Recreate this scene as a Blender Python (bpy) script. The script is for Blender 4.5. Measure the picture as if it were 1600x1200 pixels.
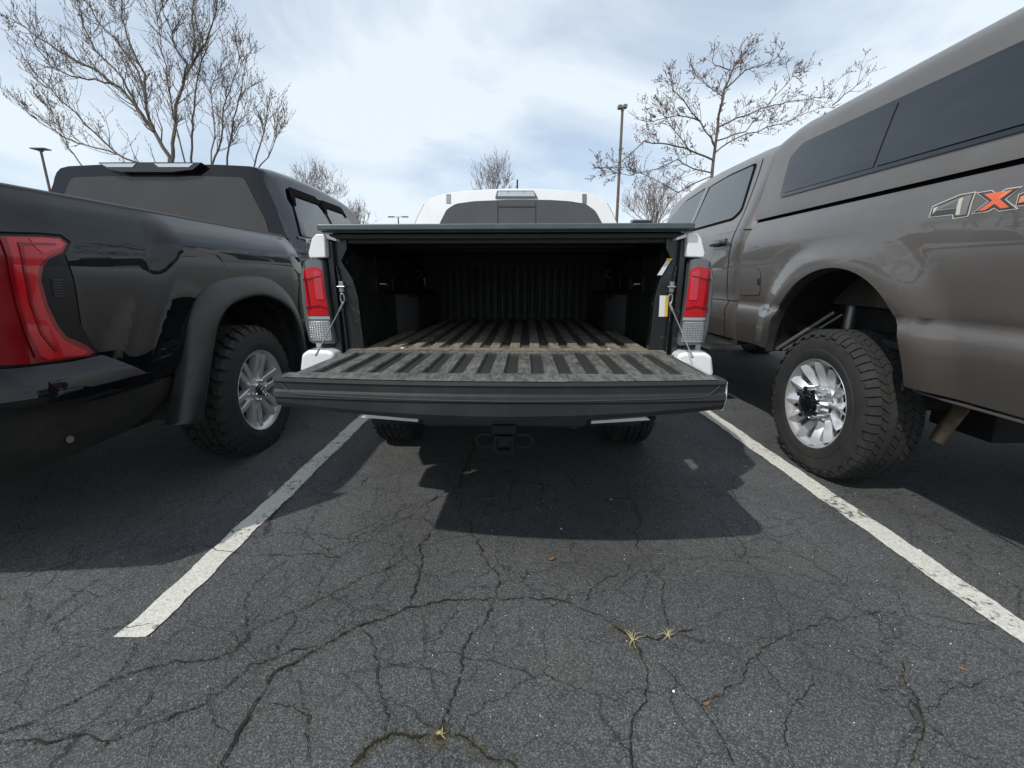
import bpy, bmesh, math, random
from mathutils import Vector, Matrix
for o in list(bpy.data.objects): bpy.data.objects.remove(o)
scene = bpy.context.scene
C = scene.collection
PI = math.pi; R = math.radians
# ------------------------------------------------------------------ camera
F = 690.0; CH = 1.055; PITCH = math.atan(166/F)
cd = bpy.data.cameras.new('camera'); cam = bpy.data.objects.new('camera', cd); C.objects.link(cam)
cam.location = (0, 0, CH); cam.rotation_euler = (PI/2 - PITCH, 0, 0)
cd.sensor_width = 36; cd.lens = F/1600*36; cd.clip_start = .02; cd.clip_end = 3000
scene.camera = cam
# ------------------------------------------------------------------ light
SUN = Vector((-.59, -.57, 1.0)).normalized()
ELEV = math.asin(SUN.z); AZ = math.atan2(SUN.x, SUN.y)
sd = bpy.data.lights.new('sun', 'SUN'); sd.energy = 2.15; sd.angle = R(1.0); sd.color = (1, .96, .9)
sun = bpy.data.objects.new('sun', sd); C.objects.link(sun)
sun.rotation_euler = SUN.to_track_quat('Z', 'Y').to_euler()
w = bpy.data.worlds.new('World'); scene.world = w; w.use_nodes = True
nt = w.node_tree; N = nt.nodes; L = nt.links; N.clear()
def nd(nt, t, **k):
    n = nt.nodes.new(t)
    for a, b in k.items():
        if a.startswith('i_'): n.inputs[a[2:].replace('_', ' ')].default_value = b
        else: setattr(n, a, b)
    return n
wo = nd(nt, 'ShaderNodeOutputWorld'); bg = nd(nt, 'ShaderNodeBackground'); bg.inputs[1].default_value = .1
sky = nd(nt, 'ShaderNodeTexSky', sky_type='NISHITA', sun_disc=False, sun_elevation=ELEV, sun_rotation=AZ, air_density=1.0, dust_density=.2, ozone_density=2.0)
tc = nd(nt, 'ShaderNodeTexCoord')
sep = nd(nt, 'ShaderNodeSeparateXYZ'); L.new(tc.outputs['Generated'], sep.inputs[0])
mz = nd(nt, 'ShaderNodeMath', operation='MAXIMUM'); L.new(sep.outputs[2], mz.inputs[0]); mz.inputs[1].default_value = 0
az = nd(nt, 'ShaderNodeMath', operation='ADD'); L.new(mz.outputs[0], az.inputs[0]); az.inputs[1].default_value = .22
dx = nd(nt, 'ShaderNodeMath', operation='DIVIDE'); L.new(sep.outputs[0], dx.inputs[0]); L.new(az.outputs[0], dx.inputs[1])
dy = nd(nt, 'ShaderNodeMath', operation='DIVIDE'); L.new(sep.outputs[1], dy.inputs[0]); L.new(az.outputs[0], dy.inputs[1])
cmb = nd(nt, 'ShaderNodeCombineXYZ'); L.new(dx.outputs[0], cmb.inputs[0]); L.new(dy.outputs[0], cmb.inputs[1])
mp = nd(nt, 'ShaderNodeMapping'); L.new(cmb.outputs[0], mp.inputs[0]); mp.inputs['Scale'].default_value = (.7, .5, 1); mp.inputs['Rotation'].default_value = (0, 0, R(-28)); mp.inputs['Location'].default_value = (3.3, 1.2, 0)
n1 = nd(nt, 'ShaderNodeTexNoise', i_Scale=1.35, i_Detail=9.0, i_Roughness=.55, i_Distortion=.5); L.new(mp.outputs[0], n1.inputs[0])
cr = nd(nt, 'ShaderNodeValToRGB'); L.new(n1.outputs[0], cr.inputs[0])
cr.color_ramp.elements[0].position = .36; cr.color_ramp.elements[0].color = (.42, .42, .42, 1)
cr.color_ramp.elements[1].position = .56; cr.color_ramp.elements[1].color = (.97, .97, .97, 1)
mx = nd(nt, 'ShaderNodeMix', data_type='RGBA'); L.new(cr.outputs[0], mx.inputs[0]); L.new(sky.outputs[0], mx.inputs[6]); mx.inputs[7].default_value = (6.1, 6.8, 7.4, 1)
L.new(mx.outputs[2], bg.inputs[0]); L.new(bg.outputs[0], wo.inputs[0])
scene.view_settings.view_transform = 'Standard'; scene.view_settings.look = 'None'
scene.view_settings.exposure = .48; scene.view_settings.gamma = 1; scene.view_settings.use_curve_mapping = False
scene.render.engine = 'CYCLES'

# ------------------------------------------------------------------ helpers
random.seed(7)
def ray(px, py):
    u = (px-800)/F; v = (600-py)/F
    return Vector((u, math.cos(PITCH)+v*math.sin(PITCH), -math.sin(PITCH)+v*math.cos(PITCH)))
def onZ(px, py, z=0.0):
    d = ray(px, py); return Vector((0, 0, CH)) + d*((z-CH)/d.z)
def onY(px, py, y):
    d = ray(px, py); return Vector((0, 0, CH)) + d*(y/d.y)
def onX(px, py, x):
    d = ray(px, py); return Vector((0, 0, CH)) + d*(x/d.x)
def tag(o, label=None, cat=None, group=None, kind=None):
    if label: o['label'] = label
    if cat: o['category'] = cat
    if group: o['group'] = group
    if kind: o['kind'] = kind
    return o
def empty(name, loc, rz=0, **k):
    o = bpy.data.objects.new(name, None); C.objects.link(o); o.location = loc; o.rotation_euler = (0, 0, rz); o.empty_display_size = .2
    tag(o, **k); return o
class MB:
    def __init__(s): s.v = []; s.f = []; s.m = []; s.cur = 0
    def add(s, vs, fs):
        b = len(s.v); s.v += [tuple(v) for v in vs]
        for f in fs: s.f.append([b+i for i in f]); s.m.append(s.cur)
        return s
    def box(s, x0, x1, y0, y1, z0, z1):
        return s.add([(x, y, z) for z in (z0, z1) for y in (y0, y1) for x in (x0, x1)],
                     [(0,2,3,1), (4,5,7,6), (0,1,5,4), (2,6,7,3), (0,4,6,2), (1,3,7,5)])
    def hexa(s, p): # 8 points like box order
        return s.add(p, [(0,2,3,1), (4,5,7,6), (0,1,5,4), (2,6,7,3), (0,4,6,2), (1,3,7,5)])
    def grid(s, rows, closeu=False, closev=False):
        n = len(rows); m = len(rows[0]); fs = []
        for i in range(n if closeu else n-1):
            for j in range(m if closev else m-1):
                a = i*m+j; b = i*m+(j+1) % m; c = ((i+1) % n)*m+(j+1) % m; d = ((i+1) % n)*m+j
                fs.append((a, b, c, d))
        return s.add([p for r in rows for p in r], fs)
    def tube(s, pts, rad, n=6, cap=True):
        pts = [Vector(p) for p in pts]; rows = []
        if not hasattr(rad, '__len__'): rad = [rad]*len(pts)
        ref = Vector((.123, .456, .88)).normalized(); prev = None
        for i, p in enumerate(pts):
            t = (pts[min(i+1, len(pts)-1)]-pts[max(i-1, 0)])
            if t.length < 1e-9: t = Vector((0, 0, 1))
            t.normalize()
            a = prev if prev is not None else (ref if abs(t.dot(ref)) < .9 else Vector((1, 0, 0)))
            a = (a - t*a.dot(t)).normalized(); prev = a; b = t.cross(a)
            rows.append([p+(a*math.cos(2*PI*k/n)+b*math.sin(2*PI*k/n))*rad[i] for k in range(n)])
        base = len(s.v); s.grid(rows, closev=True)
        if cap:
            s.f.append([base+k for k in range(n)][::-1]); s.m.append(s.cur)
            s.f.append([base+(len(pts)-1)*n+k for k in range(n)]); s.m.append(s.cur)
        return s
    def lathe(s, prof, n=48, a0=0, a1=2*PI): # axis x; prof (x, r)
        full = abs(a1-a0-2*PI) < 1e-6
        rows = []
        for i in range(n if full else n+1):
            a = a0+(a1-a0)*i/n
            rows.append([(x, r*math.cos(a), r*math.sin(a)) for x, r in prof])
        return s.grid(rows, closeu=full)
    def prism(s, out, x0, x1, ax='x'): # outline in the two other axes
        n = len(out)
        def P(x, q):
            return (x, q[0], q[1]) if ax == 'x' else ((q[0], x, q[1]) if ax == 'y' else (q[0], q[1], x))
        return s.add([P(x0, q) for q in out]+[P(x1, q) for q in out],
                     [list(range(n))[::-1], [n+i for i in range(n)]]+[(i, (i+1) % n, n+(i+1) % n, n+i) for i in range(n)])
    def build(s, name, mats, parent=None, loc=None, rz=0, bevel=0, seg=2, sharp=35, smooth=True, label=None, fix=True):
        me = bpy.data.meshes.new(name); me.from_pydata(s.v, [], s.f)
        if not isinstance(mats, (list, tuple)): mats = [mats]
        for m in mats: me.materials.append(m)
        me.polygons.foreach_set('material_index', s.m)
        bm = bmesh.new(); bm.from_mesh(me)
        if fix: bmesh.ops.recalc_face_normals(bm, faces=bm.faces)
        if smooth:
            for f in bm.faces: f.smooth = True
            for e in bm.edges:
                if len(e.link_faces) == 2 and e.calc_face_angle(0) > R(sharp): e.smooth = False
        bm.to_mesh(me); bm.free()
        o = bpy.data.objects.new(name, me); C.objects.link(o)
        if parent: o.parent = parent
        if loc is not None: o.location = loc
        o.rotation_euler = (0, 0, rz)
        if bevel:
            b = o.modifiers.new('bevel', 'BEVEL'); b.width = bevel; b.segments = seg; b.limit_method = 'ANGLE'; b.angle_limit = R(30)
            b.harden_normals = True
        if label: o['label'] = label
        return o
def patch(name, out, S, mat, parent, off=0.0, thick=.004, step=.06, label=None):
    """sheet cut to an outline in the surface's own parameters (a, b), laid on surface S and given a rim"""
    def NRM(a, b, e=.004):
        return ((S(a+e, b)-S(a-e, b)).cross(S(a, b+e)-S(a, b-e))).normalized()
    ca = sum(p[0] for p in out)/len(out); cb = sum(p[1] for p in out)/len(out)
    sg = 1.0
    n0 = NRM(ca, cb); pc = S(ca, cb)
    if hasattr(S, 'out'): sg = 1 if n0.dot(S.out) > 0 else -1
    bm = bmesh.new(); bm.faces.new([bm.verts.new((p[0], p[1], 0)) for p in out])
    bmesh.ops.triangulate(bm, faces=bm.faces[:])
    for k, nn in ((0, (1, 0, 0)), (1, (0, 1, 0))):
        lo = min(p[k] for p in out); hi = max(p[k] for p in out); i = math.ceil(lo/step)
        while i*step < hi:
            co = [0, 0, 0]; co[k] = i*step+1e-5
            bmesh.ops.bisect_plane(bm, geom=bm.verts[:]+bm.edges[:]+bm.faces[:], plane_co=co, plane_no=nn); i += 1
    vs = []; fs = []; nr = []
    for i, v in enumerate(bm.verts): v.index = i
    ab = [(v.co.x, v.co.y) for v in bm.verts]
    for a, b in ab:
        n = NRM(a, b)*sg; vs.append(S(a, b)+n*off); nr.append(n)
    for f in bm.faces:
        idx = [v.index for v in f.verts]
        fn = Vector((0, 0, 0))
        for q in range(len(idx)):
            fn += vs[idx[q]].cross(vs[idx[(q+1) % len(idx)]])
        if fn.dot(nr[idx[0]]) < 0: idx.reverse()
        fs.append(idx)
    if thick:
        for e in bm.edges:
            if len(e.link_faces) == 1:
                i, j = e.verts[0].index, e.verts[1].index
                a, b, c, d = vs[i], vs[j], vs[j]-nr[j]*thick, vs[i]-nr[i]*thick
                n = (b-a).cross(c-a)
                if n.length < 1e-12: continue
                n.normalize()
                cen = e.link_faces[0].calc_center_median(); q = S(cen.x, cen.y)
                k = len(vs); flip = n.dot(a-q) < 0
                if flip: n = -n
                vs += [a, b, c, d]; nr += [n]*4; fs.append([k, k+3, k+2, k+1] if flip else [k, k+1, k+2, k+3])
    bm.free()
    me = bpy.data.meshes.new(name); me.from_pydata(vs, [], fs); me.materials.append(mat)
    me.polygons.foreach_set('use_smooth', [True]*len(me.polygons))
    me.normals_split_custom_set_from_vertices([tuple(n) for n in nr])
    o = bpy.data.objects.new(name, me); C.objects.link(o); o.parent = parent
    if label: o['label'] = label
    return o
def interp(tab, t):
    if t <= tab[0][0]: return tab[0][1]
    for (a, b), (c, d) in zip(tab, tab[1:]):
        if t <= c:
            return b+(d-b)*(t-a)/(c-a)
    return tab[-1][1]
def crv(tab, t): # smooth (Catmull-Rom like cubic) interpolation
    if t <= tab[0][0]: return tab[0][1]
    if t >= tab[-1][0]: return tab[-1][1]
    for i in range(len(tab)-1):
        if t <= tab[i+1][0]: break
    x0, y0 = tab[i]; x1, y1 = tab[i+1]
    def sl(k):
        if k <= 0: return (tab[1][1]-tab[0][1])/(tab[1][0]-tab[0][0])
        if k >= len(tab)-1: return (tab[-1][1]-tab[-2][1])/(tab[-1][0]-tab[-2][0])
        return (tab[k+1][1]-tab[k-1][1])/(tab[k+1][0]-tab[k-1][0])
    h = x1-x0; u = (t-x0)/h
    return (2*u**3-3*u*u+1)*y0+(u**3-2*u*u+u)*h*sl(i)+(-2*u**3+3*u*u)*y1+(u**3-u*u)*h*sl(i+1)
def ss(t): t = max(0., min(1., t)); return t*t*(3-2*t)
def rnd_poly(pts, r=.03, n=4): # round polygon corners
    out = []; m = len(pts)
    for i in range(m):
        p = Vector(pts[i]); a = Vector(pts[i-1]); b = Vector(pts[(i+1) % m])
        la, lb = (a-p).length, (b-p).length; q = min(r, la*.45, lb*.45)
        s = p+(a-p)/la*q; e = p+(b-p)/lb*q
        for k in range(n+1):
            t = k/n; out.append(tuple(s*(1-t)**2+p*2*t*(1-t)+e*t*t))
    return out

# ------------------------------------------------------------------ materials
def mat(name, col, rough=.5, metal=0, coat=0, coat_rough=.03, spec=.5, **kw):
    m = bpy.data.materials.new(name); m.use_nodes = True; b = m.node_tree.nodes['Principled BSDF']
    b.inputs['Base Color'].default_value = (*col, 1); b.inputs['Roughness'].default_value = rough; b.inputs['Metallic'].default_value = metal
    b.inputs['Coat Weight'].default_value = coat; b.inputs['Coat Roughness'].default_value = coat_rough; b.inputs['Specular IOR Level'].default_value = spec
    for k, v in kw.items(): b.inputs[k.replace('_', ' ')].default_value = v
    return m
def dirty(m, col2, scale=8, lo=.45, hi=.7, amt=1.0, bump=0, bscale=300, rough2=None, detail=8, stretch=(1, 1, 1), bdist=.002):
    nt = m.node_tree; b = nt.nodes['Principled BSDF']
    tc = nd(nt, 'ShaderNodeTexCoord'); mp = nd(nt, 'ShaderNodeMapping'); nt.links.new(tc.outputs['Object'], mp.inputs[0]); mp.inputs['Scale'].default_value = stretch
    n = nd(nt, 'ShaderNodeTexNoise', i_Scale=scale, i_Detail=float(detail), i_Roughness=.65); nt.links.new(mp.outputs[0], n.inputs[0])
    mr = nd(nt, 'ShaderNodeMapRange'); nt.links.new(n.outputs[0], mr.inputs[0]); mr.inputs[1].default_value = lo; mr.inputs[2].default_value = hi; mr.inputs[4].default_value = amt
    mx = nd(nt, 'ShaderNodeMix', data_type='RGBA'); nt.links.new(mr.outputs[0], mx.inputs[0])
    mx.inputs[6].default_value = b.inputs['Base Color'].default_value; mx.inputs[7].default_value = (*col2, 1); nt.links.new(mx.outputs[2], b.inputs['Base Color'])
    if rough2 is not None:
        m2 = nd(nt, 'ShaderNodeMix', data_type='FLOAT'); nt.links.new(mr.outputs[0], m2.inputs[0]); m2.inputs[2].default_value = b.inputs['Roughness'].default_value; m2.inputs[3].default_value = rough2
        nt.links.new(m2.outputs[0], b.inputs['Roughness'])
    if bump:
        nb = nd(nt, 'ShaderNodeTexNoise', i_Scale=float(bscale), i_Detail=3.0); nt.links.new(tc.outputs['Object'], nb.inputs[0])
        bp = nd(nt, 'ShaderNodeBump', i_Strength=float(bump), i_Distance=bdist); nt.links.new(nb.outputs[0], bp.inputs['Height']); nt.links.new(bp.outputs[0], b.inputs['Normal'])
    return m
M = {}
M['white'] = dirty(mat('white paint', (.8, .8, .8), .35, 0, 1, .04), (.55, .54, .5), 5, .5, .8, .4)
M['black'] = dirty(mat('black paint', (.004, .0045, .006), .5, 0, .85, .02, .0), (.02, .02, .019), 3, .5, .85, .5)
M['grey'] = dirty(mat('grey brown metallic paint', (.125, .110, .098), .42, .45, 1, .02), (.17, .155, .136), 2.2, .45, .8, .6)
M['cap'] = dirty(mat('shell paint', (.145, .132, .12), .5, .35, .6, .12), (.21, .2, .185), 2.5, .45, .8, .6)
M['plastic'] = dirty(mat('satin black plastic', (.018, .018, .019), .5), (.05, .05, .048), 6, .45, .8, .6, .35, 500, .65)
M['flare'] = dirty(mat('flare plastic', (.010, .0105, .011), .42), (.05, .05, .05), 7, .45, .8, .5, .2, 700, .55)
M['trim'] = mat('gloss black trim', (.008, .008, .009), .15, 0, .5)
M['seam'] = mat('dark seam', (.003, .003, .003), .9, spec=.1)
M['dark'] = dirty(mat('dark underbody', (.012, .012, .012), .8), (.035, .03, .026), 9, .4, .8, 1, .4, 80)
M['liner'] = dirty(mat('bed liner plastic', (.012, .013, .013), .55), (.035, .034, .03), 5, .5, .8, .8, .4, 250, .85)
M['rubber'] = dirty(mat('tyre rubber', (.019, .019, .019), .78), (.042, .041, .038), 7, .4, .75, .8, .5, 220, .9)
M['rubber2'] = dirty(mat('dark tyre rubber', (.014, .014, .014), .75), (.035, .033, .03), 9, .4, .75, .8, .5, 220, .9)
M['alloy'] = dirty(mat('silver alloy', (.66, .67, .68), .3, .6, .5, .06), (.42, .41, .39), 14, .5, .8, .5)
M['alloy_dark'] = mat('dark alloy pocket', (.2, .2, .205), .45, .7)
M['chrome'] = dirty(mat('bright chrome', (.8, .8, .81), .1, 1), (.55, .53, .5), 18, .45, .8, .6, rough2=.3)
M['steel'] = dirty(mat('galvanised steel', (.35, .35, .34), .45, .8), (.16, .13, .09), 20, .5, .8, .7)
M['rust'] = dirty(mat('rusty steel', (.06, .05, .045), .7, .3), (.16, .07, .03), 18, .45, .7, .8, .4, 120)
M['glass'] = mat('tinted glass', (.03, .034, .037), .04, 0, 0, spec=.75)
M['glass_warm'] = dirty(mat('dusty brown tinted glass', (.036, .033, .031), .14, 0, 0, spec=.5), (.055, .05, .046), 4, .4, .8, .6)
M['glass_shell'] = dirty(mat('grey tinted shell glass', (.014, .017, .019), .03, 0, 0, spec=.8), (.022, .026, .028), 3, .4, .8, .6)
M['glass_white'] = dirty(mat('dusty tinted glass', (.055, .057, .06), .12, 0, 0, spec=.6), (.08, .082, .085), 4, .4, .8, .6)
M['glass_blue'] = mat('tinted blue glass', (.025, .035, .042), .04, 0, 0, spec=.9)
M['rail'] = dirty(mat('green grey rail', (.07, .095, .10), .35, .4, .3, .1), (.15, .17, .17), 12, .5, .8, .5)
M['red'] = mat('red lens', (.52, .006, .013), .2, 0, .5, .02, .3)
M['reddark'] = mat('deep red lens', (.22, .004, .008), .2, 0, .35, .02, .3)
M['redpale'] = mat('pale red lens', (.6, .05, .07), .2, 0, .35, .02, .3)
M['clear'] = mat('clear lamp reflector', (.5, .52, .54), .22, .5, 1, .02)
M['smoke'] = mat('smoked lens edge', (.095, .105, .11), .08, 0, .6, .02)
M['lampdark'] = mat('lamp housing', (.005, .005, .006), .45, 0, .1, .1, .2)
M['jamb'] = dirty(mat('chipped black pillar paint', (.007, .008, .008), .35, 0, .3, .1), (.11, .12, .11), 45, .60, .68, .7, .3, 120, .7)
for k_ in ('red', 'reddark', 'redpale'):
    nt_ = M[k_].node_tree; tc_n = nd(nt_, 'ShaderNodeTexCoord'); wv_ = nd(nt_, 'ShaderNodeTexWave', i_Scale=38.0, i_Distortion=1.5, bands_direction='Z'); nt_.links.new(tc_n.outputs['Object'], wv_.inputs[0])
    cm_ = nd(nt_, 'ShaderNodeMix', data_type='RGBA'); b_ = nt_.nodes['Principled BSDF']; c_ = b_.inputs['Base Color'].default_value[:3]
    nn_ = nd(nt_, 'ShaderNodeTexNoise', i_Scale=9.0, i_Detail=3.0); nt_.links.new(tc_n.outputs['Object'], nn_.inputs[0]); mm_ = nd(nt_, 'ShaderNodeMath', operation='MULTIPLY'); nt_.links.new(wv_.outputs[1], mm_.inputs[0]); nt_.links.new(nn_.outputs[0], mm_.inputs[1])
    nt_.links.new(mm_.outputs[0], cm_.inputs[0]); cm_.inputs[6].default_value = (*c_, 1); cm_.inputs[7].default_value = (c_[0]*.45, c_[1]*.4, c_[2]*.4, 1); nt_.links.new(cm_.outputs[2], b_.inputs['Base Color'])
M['sticker_w'] = mat('white sticker', (.72, .72, .7), .4)
M['sticker_y'] = mat('yellow sticker', (.75, .5, .04), .4)
M['orange'] = mat('orange decal', (.72, .12, .035), .35, 0, .4)
M['orange2'] = mat('light orange decal', (.75, .22, .12), .35, 0, .4)
M['decal_edge'] = mat('decal cream edge', (.5, .47, .38), .4)
M['decal_dark'] = mat('decal dark', (.03, .03, .035), .35, 0, .4)
M['decal_grey'] = mat('decal grey', (.2, .19, .175), .35, .3, .4)
M['bark'] = dirty(mat('bark', (.15, .12, .10), .9), (.08, .085, .05), 4, .4, .7, 1, .6, 60)
M['twig'] = mat('twig bark', (.17, .135, .12), .85)
M['twig2'] = mat('reddish twig bark', (.16, .12, .11), .85)
M['twig3'] = mat('pale twig bark', (.24, .19, .17), .85)
M['bud'] = mat('buds', (.20, .15, .10), .8)
M['budred'] = mat('red buds', (.20, .13, .115), .8)
M['pole'] = dirty(mat('brown pole', (.12, .085, .065), .6), (.17, .13, .10), 3, .4, .7, .8)
M['lamphead'] = mat('lamp head', (.17, .15, .13), .5)
M['leafdry'] = dirty(mat('dry leaf', (.22, .12, .05), .8), (.12, .06, .03), 60, .4, .6, 1)
M['straw'] = mat('dry weed', (.42, .36, .2), .8)
M['petal'] = mat('white petal', (.75, .74, .7), .7)

# ribbed, dusty liner of the load floor (dust lies on the ribs)
def dusty_floor():
    m = mat('dusty bed floor', (.02, .021, .021), .6); nt = m.node_tree; b = nt.nodes['Principled BSDF']
    tc = nd(nt, 'ShaderNodeTexCoord')
    a = nd(nt, 'ShaderNodeTexNoise', i_Scale=7.0, i_Detail=14.0, i_Roughness=.82); nt.links.new(tc.outputs['Object'], a.inputs[0])
    mp = nd(nt, 'ShaderNodeMapping'); mp.inputs['Scale'].default_value = (30, 6, 6); nt.links.new(tc.outputs['Object'], mp.inputs[0])
    c = nd(nt, 'ShaderNodeTexNoise', i_Scale=3.0, i_Detail=8.0, i_Roughness=.7); nt.links.new(mp.outputs[0], c.inputs[0])
    sp = nd(nt, 'ShaderNodeSeparateXYZ'); nt.links.new(tc.outputs['Object'], sp.inputs[0])
    # worn and dusty where things slide (raised ribs), sand gathered at the hinge gap
    hz = nd(nt, 'ShaderNodeMapRange'); hz.inputs[1].default_value = .752; hz.inputs[2].default_value = .7585; nt.links.new(sp.outputs[2], hz.inputs[0])
    mu = nd(nt, 'ShaderNodeMath', operation='MULTIPLY'); nt.links.new(a.outputs[0], mu.inputs[0]); nt.links.new(c.outputs[0], mu.inputs[1])
    r1 = nd(nt, 'ShaderNodeMapRange'); r1.inputs[1].default_value = .14; r1.inputs[2].default_value = .34; nt.links.new(mu.outputs[0], r1.inputs[0])
    k = nd(nt, 'ShaderNodeMath', operation='MULTIPLY_ADD'); nt.links.new(hz.outputs[0], k.inputs[0]); k.inputs[1].default_value = .90; k.inputs[2].default_value = .04
    yb = nd(nt, 'ShaderNodeMapRange'); yb.inputs[1].default_value = .45; yb.inputs[2].default_value = .62; nt.links.new(sp.outputs[1], yb.inputs[0])
    ka = nd(nt, 'ShaderNodeMath', operation='MULTIPLY_ADD'); nt.links.new(yb.outputs[0], ka.inputs[0]); ka.inputs[1].default_value = .42; nt.links.new(k.outputs[0], ka.inputs[2])
    k2 = nd(nt, 'ShaderNodeMath', operation='MULTIPLY'); nt.links.new(ka.outputs[0], k2.inputs[0]); nt.links.new(r1.outputs[0], k2.inputs[1])
    mx = nd(nt, 'ShaderNodeMix', data_type='RGBA'); nt.links.new(k2.outputs[0], mx.inputs[0]); mx.inputs[6].default_value = (.022, .023, .022, 1); 
    yb = nd(nt, 'ShaderNodeMapRange'); yb.inputs[1].default_value = .45; yb.inputs[2].default_value = .62; nt.links.new(sp.outputs[1], yb.inputs[0])
    dc = nd(nt, 'ShaderNodeMix', data_type='RGBA'); nt.links.new(yb.outputs[0], dc.inputs[0]); dc.inputs[6].default_value = (.17, .175, .16, 1); dc.inputs[7].default_value = (.31, .275, .215, 1); nt.links.new(dc.outputs[2], mx.inputs[7])
    # sand
    d = nd(nt, 'ShaderNodeMath', operation='SUBTRACT'); nt.links.new(sp.outputs[1], d.inputs[0]); d.inputs[1].default_value = .60
    e = nd(nt, 'ShaderNodeMath', operation='ABSOLUTE'); nt.links.new(d.outputs[0], e.inputs[0])
    g = nd(nt, 'ShaderNodeMapRange'); g.inputs[1].default_value = .22; g.inputs[2].default_value = .0; nt.links.new(e.outputs[0], g.inputs[0])
    g2 = nd(nt, 'ShaderNodeMath', operation='MULTIPLY'); nt.links.new(g.outputs[0], g2.inputs[0]); nt.links.new(a.outputs[0], g2.inputs[1])
    g3 = nd(nt, 'ShaderNodeMapRange'); g3.inputs[1].default_value = .2; g3.inputs[2].default_value = .5; g3.inputs[4].default_value = .5; nt.links.new(g2.outputs[0], g3.inputs[0])
    m2 = nd(nt, 'ShaderNodeMix', data_type='RGBA'); nt.links.new(g3.outputs[0], m2.inputs[0]); nt.links.new(mx.outputs[2], m2.inputs[6]); m2.inputs[7].default_value = (.23, .185, .125, 1)
    nt.links.new(m2.outputs[2], b.inputs['Base Color'])
    nb = nd(nt, 'ShaderNodeTexNoise', i_Scale=180.0, i_Detail=4.0); nt.links.new(tc.outputs['Object'], nb.inputs[0])
    bp = nd(nt, 'ShaderNodeBump', i_Strength=.4, i_Distance=.002); nt.links.new(nb.outputs[0], bp.inputs['Height']); nt.links.new(bp.outputs[0], b.inputs['Normal'])
    b.inputs['Roughness'].default_value = .62
    return m
M['floor'] = dusty_floor()

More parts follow.
